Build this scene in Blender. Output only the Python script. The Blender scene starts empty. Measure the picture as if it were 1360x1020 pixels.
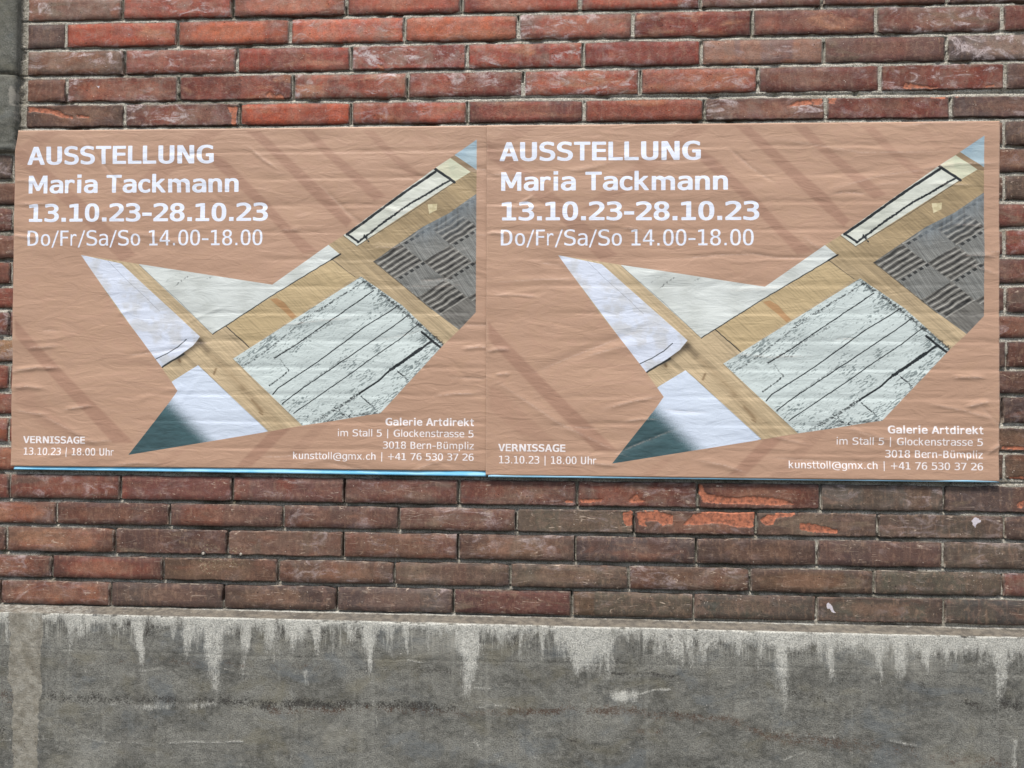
import bpy, math, random
import numpy as np
from mathutils import Matrix, Vector

# measured places (metres on the wall plane y = 0; poster print in millimetres)
CAM_LOC = [-0.0, -1.8297, 1.45]
CAM_ROT = [[0.998614, -0.005341, 0.052359], [0.052268, -0.01603, -0.998504], [0.006173, 0.999857, -0.015728]]
PITCH = 0.06541
ROWS = [(-2, 2.55801, 0.0), (-1, 2.4926, 0.0), (0, 2.43068, -0.00141), (1, 2.36584, -0.00011), (2, 2.2971, 4e-05), (3, 2.22974, -0.0002), (4, 2.15802, -0.004), (5, 2.09737, -0.00207), (6, 2.0346, -0.00444), (7, 1.96877, -0.00106), (8, 1.90545, -0.00279), (9, 1.84109, -0.0005), (10, 1.77425, -0.0001), (11, 1.71012, -0.00051), (12, 1.64577, -0.0039), (13, 1.58224, 0.00016), (14, 1.51658, -0.00154), (15, 1.45202, 0.00165), (16, 1.3852, -0.00239), (17, 1.31934, 0.00248), (18, 1.24889, -0.00095), (19, 1.18124, -0.00104), (20, 1.11921, -0.00089), (21, 1.05031, -0.00078), (22, 0.98793, -0.00077)]
BRICKS = [
(-1.3085,-1.0638,2.558,2.558,0.0559,-2,(128,68,50),0),(-1.0553,-0.7814,2.558,2.558,0.0559,-2,(143,73,45),0),(-0.7729,-0.5054,2.558,2.558,0.0559,-2,(92,62,60),0),
(-0.4969,-0.2214,2.558,2.558,0.0559,-2,(116,66,60),0),(-0.2129,0.0628,2.558,2.558,0.0559,-2,(135,78,52),0),(0.0713,0.3424,2.558,2.558,0.0559,-2,(132,78,48),0),
(0.3509,0.6252,2.558,2.558,0.0559,-2,(148,68,45),0),(0.6337,0.9018,2.558,2.558,0.0559,-2,(134,69,55),0),(0.9103,1.1853,2.558,2.558,0.0559,-2,(84,70,52),0),
(1.1938,1.4653,2.558,2.558,0.0559,-2,(104,69,59),0),(1.4738,1.7484,2.558,2.558,0.0559,-2,(140,74,47),0),(-1.3085,-1.2156,2.4926,2.4926,0.0506,-1,(108,78,53),0),
(-1.2071,-0.9297,2.4926,2.4926,0.0509,-1,(141,73,50),0),(-0.9212,-0.6509,2.4926,2.4926,0.0513,-1,(97,78,51),0),(-0.6424,-0.3683,2.4926,2.4926,0.0517,-1,(108,70,52),0),
(-0.3598,-0.0903,2.4926,2.4926,0.0521,-1,(116,72,53),0),(-0.0818,0.1912,2.4926,2.4926,0.0525,-1,(103,75,57),0),(0.1997,0.4734,2.4926,2.4926,0.0529,-1,(117,67,50),0),
(0.4819,0.7594,2.4926,2.4926,0.0533,-1,(94,66,51),0),(0.7679,1.0362,2.4926,2.4926,0.0537,-1,(90,64,55),0),(1.0447,1.3209,2.4926,2.4926,0.0541,-1,(129,78,47),0),
(1.3294,1.6032,2.4926,2.4926,0.0545,-1,(149,66,52),0),(1.6117,1.8847,2.4926,2.4926,0.0549,-1,(102,69,57),0),(-1.3077,-1.0703,2.4325,2.4322,0.0569,0,(127,92,78),1.0),
(-1.0618,-0.7909,2.4322,2.4318,0.0565,0,(169,81,61),0.8),(-0.7824,-0.5093,2.4318,2.4314,0.0562,0,(182,99,75),0),(-0.5008,-0.2271,2.4314,2.431,0.0558,0,(173,81,59),0),
(-0.2186,0.0576,2.431,2.4306,0.0554,0,(164,72,52),0),(0.0661,0.3424,2.4306,2.4302,0.0551,0,(164,66,45),0),(0.3509,0.6255,2.4302,2.4298,0.0547,0,(127,74,61),0),
(0.634,0.913,2.4298,2.4294,0.0543,0,(141,95,78),0),(0.9215,1.191,2.4294,2.429,0.054,0,(117,72,56),0),(1.1995,1.4718,2.429,2.4286,0.0536,0,(148,69,52),0),
(1.4803,1.7502,2.4286,2.4282,0.0532,0,(154,71,51),0),(-1.3066,-1.2136,2.366,2.366,0.0585,1,(91,68,61),0),(-1.2051,-0.9295,2.366,2.3659,0.0585,1,(169,79,54),0.3),
(-0.921,-0.6473,2.3659,2.3659,0.0585,1,(192,97,62),0.25),(-0.6388,-0.3661,2.3659,2.3659,0.0585,1,(190,97,73),1.1),(-0.3576,-0.0901,2.3659,2.3659,0.0585,1,(179,88,61),0.35),
(-0.0816,0.1834,2.3659,2.3658,0.0585,1,(164,85,66),0.9),(0.1919,0.4636,2.3658,2.3658,0.0585,1,(132,55,39),0),(0.4721,0.7496,2.3658,2.3658,0.0585,1,(134,68,50),0),
(0.7581,1.0368,2.3658,2.3657,0.0585,1,(119,70,59),0),(1.0453,1.3201,2.3657,2.3657,0.0585,1,(119,59,45),0),(1.3286,1.6012,2.3657,2.3657,0.0585,1,(165,65,51),0),
(1.6097,1.8808,2.3657,2.3656,0.0585,1,(102,69,53),0),(-1.3054,-1.0639,2.297,2.2971,0.0576,2,(115,88,71),0),(-1.0554,-0.7797,2.2971,2.2971,0.0576,2,(144,79,64),0.7),
(-0.7712,-0.4972,2.2971,2.2971,0.0577,2,(154,66,47),0.4),(-0.4887,-0.2139,2.2971,2.2971,0.0578,2,(154,68,52),1.1),(-0.2054,0.0656,2.2971,2.2971,0.0578,2,(154,66,48),1.1),
(0.0741,0.3447,2.2971,2.2971,0.0579,2,(154,61,43),0),(0.3532,0.6301,2.2971,2.2971,0.058,2,(154,112,94),0),(0.6386,0.9109,2.2971,2.2971,0.058,2,(119,74,64),0),
(0.9194,1.1909,2.2971,2.2972,0.0581,2,(124,105,96),0.9),(1.1994,1.4688,2.2972,2.2972,0.0582,2,(99,66,57),0),(1.4773,1.7482,2.2972,2.2972,0.0583,2,(111,74,59),0),
(-1.3043,-1.2103,2.23,2.23,0.0574,3,(108,70,54),0),(-1.2018,-0.9258,2.23,2.2299,0.0582,3,(134,68,50),0),(-0.9173,-0.6395,2.2299,2.2299,0.0585,3,(139,66,48),0),
(-0.631,-0.3576,2.2299,2.2298,0.0585,3,(156,77,56),1.2),(-0.3491,-0.0772,2.2298,2.2298,0.0585,3,(151,68,50),0.7),(-0.0687,0.2006,2.2298,2.2297,0.0585,3,(166,77,54),0.9),
(0.2091,0.4767,2.2297,2.2296,0.0585,3,(156,85,66),0.5),(0.4852,0.7588,2.2296,2.2296,0.0585,3,(108,51,39),0),(0.7673,1.0436,2.2296,2.2295,0.0585,3,(110,53,39),0),
(1.0521,1.3237,2.2295,2.2295,0.0585,3,(96,57,47),0),(1.3322,1.6068,2.2295,2.2294,0.0585,3,(146,77,50),0),(1.6153,1.8863,2.2294,2.2294,0.0585,3,(110,73,50),0),
(-1.3071,-1.0607,2.1632,2.1622,0.0534,4,(103,70,54),0),(-1.0522,-0.7718,2.1622,2.1611,0.0529,4,(117,66,54),0.9),(-0.7633,-0.4959,2.1611,2.16,0.0524,4,(179,81,50),0.2),
(-0.4874,-0.2117,2.16,2.1588,0.0518,4,(177,85,61),0.5),(-0.2032,0.0681,2.1588,2.1577,0.0513,4,(136,61,45),0),(0.0766,0.3521,2.1577,2.1566,0.0507,4,(132,59,43),0),
(0.3606,0.6343,2.1566,2.1555,0.0502,4,(117,68,56),0),(0.6428,0.9209,2.1555,2.1543,0.0496,4,(115,51,39),0),(0.9294,1.2027,2.1543,2.1532,0.0491,4,(96,68,61),0),
(1.2112,1.4819,2.1532,2.1521,0.0486,4,(146,70,49),0),(1.4904,1.7647,2.1521,2.1509,0.048,4,(104,73,59),0),(-1.3085,-1.2106,2.1001,2.0999,0.0503,5,(144,78,52),0),
(0.7668,1.0413,2.0958,2.0952,0.0554,5,(99,68,52),0),(1.0478,1.3215,2.0952,2.0946,0.0561,5,(99,68,52),0),(1.328,1.603,2.0946,2.094,0.0567,5,(148,70,51),0),
(1.6095,1.8844,2.094,2.0935,0.0574,5,(111,65,52),0),(-2.1835,-1.9074,2.0443,2.0431,0.0585,6,(86,64,56),0),(-1.9009,-1.6286,2.0431,2.0418,0.0585,6,(97,70,53),0),
(-1.6221,-1.3431,2.0418,2.0406,0.0585,6,(88,68,59),0),(-1.3366,-1.0635,2.0406,2.0393,0.0585,6,(88,68,59),0),(0.9097,1.1846,2.0306,2.0293,0.0528,6,(105,68,50),0),
(1.1911,1.465,2.0293,2.0281,0.0518,6,(164,72,48),0),(1.4715,1.749,2.0281,2.0268,0.0509,6,(123,67,51),0),(-2.0466,-1.7757,1.9709,1.9706,0.0505,7,(119,67,59),0),
(-1.7692,-1.494,1.9706,1.9703,0.051,7,(87,69,59),0),(-1.4875,-1.214,1.9703,1.97,0.0515,7,(108,77,62),0),(0.764,1.0409,1.968,1.9677,0.0554,7,(82,64,52),0),
(1.0474,1.3181,1.9677,1.9674,0.0559,7,(82,64,52),0),(1.3246,1.5992,1.9674,1.9671,0.0563,7,(151,75,47),0),(1.6057,1.8849,1.9671,1.9668,0.0568,7,(168,68,52),0),
(-2.1806,-1.9077,1.9115,1.9108,0.0585,8,(139,70,46),0),(-1.9012,-1.6284,1.9108,1.91,0.0585,8,(161,66,46),0),(-1.6219,-1.3409,1.91,1.9092,0.0583,8,(103,59,47),0),
(-1.3344,-1.0643,1.9092,1.9084,0.0576,8,(103,59,47),0),(0.9094,1.1872,1.9029,1.9021,0.0525,8,(110,59,48),0),(1.1937,1.4675,1.9021,1.9014,0.0518,8,(146,69,51),0),
(1.474,1.7479,1.9014,1.9006,0.0512,8,(154,74,51),0),(-2.0522,-1.7767,1.8421,1.842,0.0581,9,(88,67,57),0),(-1.7702,-1.4944,1.842,1.8418,0.058,9,(95,70,55),0),
(-1.4879,-1.2105,1.8418,1.8417,0.0579,9,(111,68,52),0),(0.7619,1.0404,1.8407,1.8406,0.057,9,(119,55,43),0),(1.0469,1.3206,1.8406,1.8404,0.0569,9,(119,55,43),0),
(1.3271,1.6028,1.8404,1.8403,0.0568,9,(164,74,47),0),(1.6093,1.8807,1.8403,1.8402,0.0567,9,(151,71,54),0),(-2.1843,-1.9113,1.7745,1.7744,0.0538,10,(113,75,57),0),
(-1.9048,-1.6253,1.7744,1.7744,0.0539,10,(118,69,49),0),(-1.6188,-1.3425,1.7744,1.7744,0.054,10,(123,64,48),0),(-1.336,-1.0634,1.7744,1.7744,0.0541,10,(123,64,48),0),
(0.9119,1.186,1.7742,1.7741,0.0551,10,(112,61,48),0),(1.1925,1.4681,1.7741,1.7741,0.0552,10,(159,64,51),0),(1.4746,1.7465,1.7741,1.7741,0.0553,10,(144,77,47),0),
(-2.0463,-1.7732,1.7112,1.711,0.0484,11,(87,67,51),0),(-1.7667,-1.4935,1.711,1.7109,0.0493,11,(92,66,55),0),(-1.487,-1.2137,1.7109,1.7107,0.0503,11,(129,66,50),0),
(0.7656,1.0426,1.7097,1.7096,0.0579,11,(89,51,42),0),(1.0491,1.3207,1.7096,1.7094,0.0585,11,(89,51,42),0),(1.3272,1.5994,1.7094,1.7093,0.0585,11,(113,67,54),0),
(1.6059,1.8824,1.7093,1.7092,0.0585,11,(89,73,54),0),(-2.1848,-1.9109,1.6543,1.6532,0.0585,12,(95,64,59),0),(-1.9044,-1.6285,1.6532,1.6521,0.0585,12,(168,65,48),0),
(-1.622,-1.3471,1.6521,1.651,0.0585,12,(129,64,47),0),(-1.3406,-1.0655,1.651,1.6499,0.0585,12,(129,64,47),0),(0.9088,1.1855,1.6422,1.6411,0.0498,12,(94,59,48),0),
(1.192,1.4683,1.6411,1.64,0.0486,12,(97,61,50),0),(1.4748,1.7464,1.64,1.639,0.0475,12,(159,66,45),0),(-2.0483,-1.7725,1.5819,1.582,0.0529,13,(108,73,56),0),
(-1.766,-1.4953,1.582,1.582,0.0534,13,(138,66,47),0),(-1.4888,-1.211,1.582,1.582,0.0539,13,(139,99,73),0),(0.762,1.0445,1.5824,1.5824,0.0577,13,(87,59,48),0),
(1.051,1.3212,1.5824,1.5824,0.0582,13,(87,59,48),0),(1.3277,1.6035,1.5824,1.5825,0.0585,13,(133,71,56),0),(1.61,1.8826,1.5825,1.5825,0.0585,13,(97,71,61),0),
(-2.1824,-1.9087,1.5199,1.5195,0.0585,14,(118,73,51),0),(-1.9022,-1.6271,1.5195,1.5191,0.0585,14,(127,72,53),0),(-1.6206,-1.3429,1.5191,1.5186,0.0585,14,(156,72,47),0),
(-1.3364,-1.0663,1.5186,1.5182,0.0585,14,(156,72,47),0),(0.9103,1.1844,1.5152,1.5148,0.0517,14,(89,59,48),0),(1.1909,1.4665,1.5148,1.5143,0.0508,14,(130,74,49),0),
(1.473,1.7476,1.5143,1.5139,0.0499,14,(148,67,48),0),(-2.0509,-1.777,1.4486,1.4491,0.0496,15,(160,67,47),0),(-1.7705,-1.4937,1.4491,1.4496,0.0507,15,(161,68,44),0),
(-1.4872,-1.2089,1.4496,1.45,0.0519,15,(149,72,50),0),(0.7621,1.0339,1.4533,1.4537,0.0585,15,(82,59,50),0),(1.0404,1.3214,1.4537,1.4542,0.0585,15,(82,59,50),0),
(1.3279,1.6043,1.4542,1.4547,0.0585,15,(99,72,54),0),(1.6108,1.8839,1.4547,1.4551,0.0585,15,(128,66,57),0),(-2.1856,-1.9084,1.3904,1.3898,0.0585,16,(129,69,47),0),
(-1.9019,-1.6258,1.3898,1.3891,0.0585,16,(102,62,49),0),(-1.6193,-1.3426,1.3891,1.3884,0.0585,16,(154,70,45),0),(-1.3361,-1.0643,1.3884,1.3877,0.0585,16,(154,70,45),0),
(0.9143,1.1846,1.383,1.3824,0.0513,16,(91,70,54),0),(1.1911,1.469,1.3824,1.3817,0.0499,16,(144,71,50),0),(1.4755,1.75,1.3817,1.381,0.0485,16,(155,68,49),0),
(-2.0468,-1.7756,1.3143,1.315,0.0559,17,(168,72,46),0),(-1.7691,-1.4934,1.315,1.3157,0.0559,17,(159,64,46),0),(-1.4869,-1.2098,1.3157,1.3164,0.0559,17,(149,83,59),0),
(0.763,1.0394,1.3212,1.3219,0.0559,17,(91,70,54),0),(1.0459,1.3178,1.3219,1.3226,0.0559,17,(91,70,54),0),(1.3243,1.6001,1.3226,1.3233,0.0559,17,(115,77,51),0),
(1.6066,1.8805,1.3233,1.324,0.0559,17,(104,75,50),0),(-2.1739,-1.9022,1.251,1.2507,0.058,18,(128,76,58),0),(-1.8957,-1.6171,1.2507,1.2504,0.058,18,(155,70,53),0),
(-1.6106,-1.3376,1.2504,1.2502,0.058,18,(119,65,53),0),(-1.3311,-1.0566,1.2502,1.2499,0.058,18,(124,69,55),0),(-1.0501,-0.7774,1.2499,1.2496,0.0581,18,(119,73,65),0),
(-0.7709,-0.502,1.2496,1.2494,0.0581,18,(117,80,73),0),(-0.4955,-0.2255,1.2494,1.2491,0.0581,18,(110,67,57),0),(-0.219,0.0566,1.2491,1.2488,0.0581,18,(117,69,57),0),
(0.0631,0.3391,1.2488,1.2486,0.0582,18,(119,63,49),0),(0.3456,0.6221,1.2486,1.2483,0.0582,18,(110,65,51),0),(0.6286,0.9023,1.2483,1.248,0.0582,18,(90,82,73),0),
(0.9088,1.1797,1.248,1.2478,0.0582,18,(83,69,65),0),(1.1862,1.458,1.2478,1.2475,0.0583,18,(134,78,56),0),(1.4645,1.741,1.2475,1.2472,0.0583,18,(123,76,55),0),
(-2.0584,-1.7808,1.1834,1.1831,0.0528,19,(116,72,59),0),(-1.7743,-1.4955,1.1831,1.1828,0.0528,19,(104,70,66),0),(-1.489,-1.2174,1.1828,1.1825,0.0527,19,(144,87,65),0),
(-1.2109,-0.933,1.1825,1.1822,0.0527,19,(112,71,57),0),(-0.9265,-0.6512,1.1822,1.1819,0.0526,19,(110,78,67),0),(-0.6447,-0.3693,1.1819,1.1816,0.0526,19,(105,73,63),0),
(-0.3628,-0.087,1.1816,1.1813,0.0526,19,(110,76,65),0),(-0.0805,0.1905,1.1813,1.181,0.0525,19,(101,87,73),0),(0.197,0.4742,1.181,1.1807,0.0525,19,(108,69,55),0),
(0.4807,0.7526,1.1807,1.1805,0.0524,19,(95,76,65),0),(0.7591,1.0379,1.1805,1.1802,0.0524,19,(95,78,67),0),(1.0444,1.3187,1.1802,1.1799,0.0524,19,(88,71,63),0),
(1.3252,1.598,1.1799,1.1796,0.0523,19,(148,69,59),0),(1.6045,1.8831,1.1796,1.1793,0.0523,19,(144,70,63),0),(-2.1788,-1.9054,1.1212,1.1209,0.0585,20,(139,79,65),0),
(-1.8989,-1.6246,1.1209,1.1207,0.0585,20,(94,70,55),0),(-1.6181,-1.3438,1.1207,1.1204,0.0585,20,(117,76,63),0),(-1.3373,-1.0695,1.1204,1.1202,0.0585,20,(151,109,84),0),
(-1.063,-0.788,1.1202,1.1199,0.0585,20,(98,69,59),0),(-0.7815,-0.5038,1.1199,1.1197,0.0585,20,(117,87,73),0),(-0.4973,-0.2264,1.1197,1.1194,0.0585,20,(117,78,63),0),
(-0.2199,0.053,1.1194,1.1192,0.0585,20,(110,80,65),0),(0.0595,0.336,1.1192,1.1189,0.0585,20,(83,71,69),0),(0.3425,0.6145,1.1189,1.1187,0.0585,20,(95,71,57),0),
(0.621,0.9008,1.1187,1.1184,0.0585,20,(95,71,63),0),(0.9073,1.1817,1.1184,1.1182,0.0585,20,(88,76,65),0),(1.1882,1.4607,1.1182,1.1179,0.0585,20,(150,73,54),0),
(1.4672,1.7429,1.1179,1.1177,0.0585,20,(111,73,61),0),(-2.0647,-1.7923,1.0519,1.0517,0.0529,21,(112,79,63),0),(-1.7858,-1.5118,1.0517,1.0515,0.0529,21,(150,78,65),0),
(-1.5053,-1.2273,1.0515,1.0513,0.0529,21,(124,76,59),0),(-1.2208,-0.9472,1.0513,1.051,0.0529,21,(136,80,63),0),(-0.9407,-0.662,1.051,1.0508,0.0529,21,(110,80,63),0),
(-0.6555,-0.3793,1.0508,1.0506,0.0529,21,(108,82,67),0),(-0.3728,-0.1007,1.0506,1.0504,0.0529,21,(103,78,67),0),(-0.0942,0.1785,1.0504,1.0502,0.0529,21,(98,82,69),0),
(0.185,0.4603,1.0502,1.05,0.0529,21,(96,73,59),0),(0.4668,0.7437,1.05,1.0497,0.0529,21,(90,80,67),0),(0.7502,1.0328,1.0497,1.0495,0.0529,21,(95,84,71),0),
(1.0393,1.3123,1.0495,1.0493,0.0529,21,(108,63,53),0),(1.3188,1.5911,1.0493,1.0491,0.0529,21,(125,71,57),0),(1.5976,1.873,1.0491,1.0489,0.0529,21,(140,69,55),0),
(-2.1953,-1.9171,0.9896,0.9894,0.0559,22,(164,74,57),0),(-1.9106,-1.6339,0.9894,0.9892,0.0559,22,(159,68,56),0),(-1.6274,-1.356,0.9892,0.989,0.0559,22,(105,76,65),0),
(-1.3495,-1.0772,0.989,0.9888,0.0559,22,(134,89,71),0),(-1.0707,-0.7964,0.9888,0.9885,0.0559,22,(95,76,69),0),(-0.7899,-0.518,0.9885,0.9883,0.0559,22,(98,78,65),0),
(-0.5115,-0.2359,0.9883,0.9881,0.0559,22,(95,78,73),0),(-0.2294,0.0458,0.9881,0.9879,0.0559,22,(105,67,59),0),(0.0523,0.3303,0.9879,0.9877,0.0559,22,(88,80,67),0),
(0.3368,0.6133,0.9877,0.9875,0.0559,22,(81,76,67),0),(0.6198,0.9017,0.9875,0.9872,0.0559,22,(90,80,69),0),(0.9082,1.1805,0.9872,0.987,0.0559,22,(83,80,71),0),
(1.187,1.4643,0.987,0.9868,0.0559,22,(88,69,59),0),(1.4708,1.7442,0.9868,0.9866,0.0559,22,(125,73,63),0)]
CHIPS = [('o',[(-1.3036,2.1603),(-1.2591,2.1578),(-1.2282,2.1517),(-1.2126,2.1422),(-1.1875,2.1343),(-1.1874,2.1287),(-1.2202,2.1329),(-1.2434,2.1426),(-1.2783,2.1468),(-1.3034,2.1471)]),('o',[(-1.1818,2.1399),(-1.1471,2.1357),(-1.1471,2.1301),(-1.1778,2.1323)]),('o',[(-0.7023,2.1798),(-0.6893,2.1889),(-0.6779,2.1776),(-0.6649,2.1848),(-0.6555,2.1718),(-0.6741,2.1683),(-0.6985,2.1724)]),('o',[(0.5465,2.1368),(0.5744,2.1489),(0.6005,2.1539),(0.6317,2.157),(0.6317,2.1392),(0.6005,2.1415),(0.5744,2.1365)]),('o',[(0.6439,2.1587),(0.6647,2.1601),(0.6577,2.1407),(0.6456,2.1426)]),('o',[(0.8644,2.159),(0.914,2.1636),(0.914,2.1495),(0.8935,2.1533)]),('o',[(0.9328,2.1616),(0.9907,2.1625),(0.9872,2.1555),(0.9447,2.1543),(0.9345,2.151)]),('o',[(0.813,2.1739),(0.8216,2.188),(0.8422,2.1841),(0.8679,2.1784),(0.8987,2.1744),(0.8935,2.1719),(0.8422,2.1753),(0.825,2.172)]),('o',[(-0.7978,2.1571),(-0.7714,2.1567),(-0.7746,2.1049),(-0.7859,2.1051),(-0.7863,2.1384)]),('o',[(1.0043,2.1764),(1.0247,2.1796),(1.0247,2.1761),(1.0043,2.1729)]),('o',[(0.3451,1.2492),(0.3504,1.2493),(0.3592,1.2264),(0.3837,1.2197),(0.4273,1.215),(0.4707,1.2191),(0.5401,1.2129),(0.5678,1.1993),(0.5228,1.1969),(0.4534,1.1995),(0.3837,1.2003),(0.3522,1.2034),(0.3452,1.2245)]),('o',[(0.3086,1.1498),(0.3313,1.1749),(0.3663,1.1842),(0.476,1.1839),(0.4726,1.147),(0.4361,1.1447),(0.4099,1.1531),(0.3751,1.1543),(0.3489,1.1504)]),('o',[(0.1977,1.1801),(0.2523,1.1808),(0.284,1.1724),(0.284,1.1512),(0.2612,1.1473),(0.2471,1.1577),(0.2172,1.1555),(0.226,1.145),(0.2049,1.1465)]),('o',[(0.4847,1.1647),(0.502,1.179),(0.566,1.1835),(0.5643,1.1747),(0.5228,1.1706),(0.5159,1.1529),(0.4951,1.1526)]),('o',[(0.5781,1.1573),(0.6006,1.1577),(0.6642,1.1429),(0.6642,1.1341),(0.6178,1.1352),(0.5781,1.1416)]),('o',[(0.1817,1.2064),(0.1993,1.2209),(0.2117,1.2068),(0.2223,1.2017),(0.2082,1.1979),(0.1835,1.1994)]),('o',[(0.0665,1.2067),(0.1198,1.2056),(0.1163,1.1985),(0.0701,1.1978)]),('o',[(0.1695,1.1797),(0.1906,1.1817),(0.1925,1.1463),(0.1784,1.1443),(0.1695,1.1566)]),('o',[(0.0345,1.2027),(0.0523,1.2047),(0.0523,1.1976),(0.0345,1.1974)]),('o',[(1.0368,1.3407),(1.0855,1.3395),(1.0855,1.3326),(1.0368,1.3338)]),('o',[(1.0517,1.2699),(1.0852,1.272),(1.0852,1.2633),(1.055,1.263)]),('o',[(-0.4298,2.253),(-0.415,2.2473),(-0.4075,2.2361),(-0.4223,2.2364)]),('o',[(1.0682,1.2078),(1.085,1.2184),(1.0849,1.1994),(1.0715,1.1992)]),('w',[(0.6367,0.9713),(0.6435,0.9784),(0.6504,0.9681),(0.659,0.9509),(0.6504,0.9524),(0.6452,0.9611),(0.6384,0.9609)]),('w',[(0.9671,1.1718),(0.9739,1.1788),(0.984,1.1755),(0.9907,1.1686),(0.9806,1.165),(0.9755,1.1528),(0.9705,1.1597)]),('p',[(-0.8594,1.0831),(-0.8407,1.0907),(-0.7996,1.0878),(-0.7956,1.0642),(-0.8591,1.0631)]),('p',[(-0.7809,1.0808),(-0.7586,1.0884),(-0.7324,1.0743),(-0.736,1.0652),(-0.7807,1.0644)]),('p',[(-0.859,1.0522),(-0.816,1.0529),(-0.7321,1.0525),(-0.7468,1.0341),(-0.7951,1.0241),(-0.8247,1.0036),(-0.851,1.0177)]),('w',[(-1.131,2.2122),(-1.1195,2.2102),(-1.1251,2.2028)])]
POSTER_L = [[-1.3288, 2.0986], [-0.1498, 2.0971], [-0.1507, 1.2709], [-1.3262, 1.2706]]
POSTER_R = [[-0.1595, 2.0959], [1.027, 2.0909], [1.0231, 1.2616], [-0.1565, 1.2623]]
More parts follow.
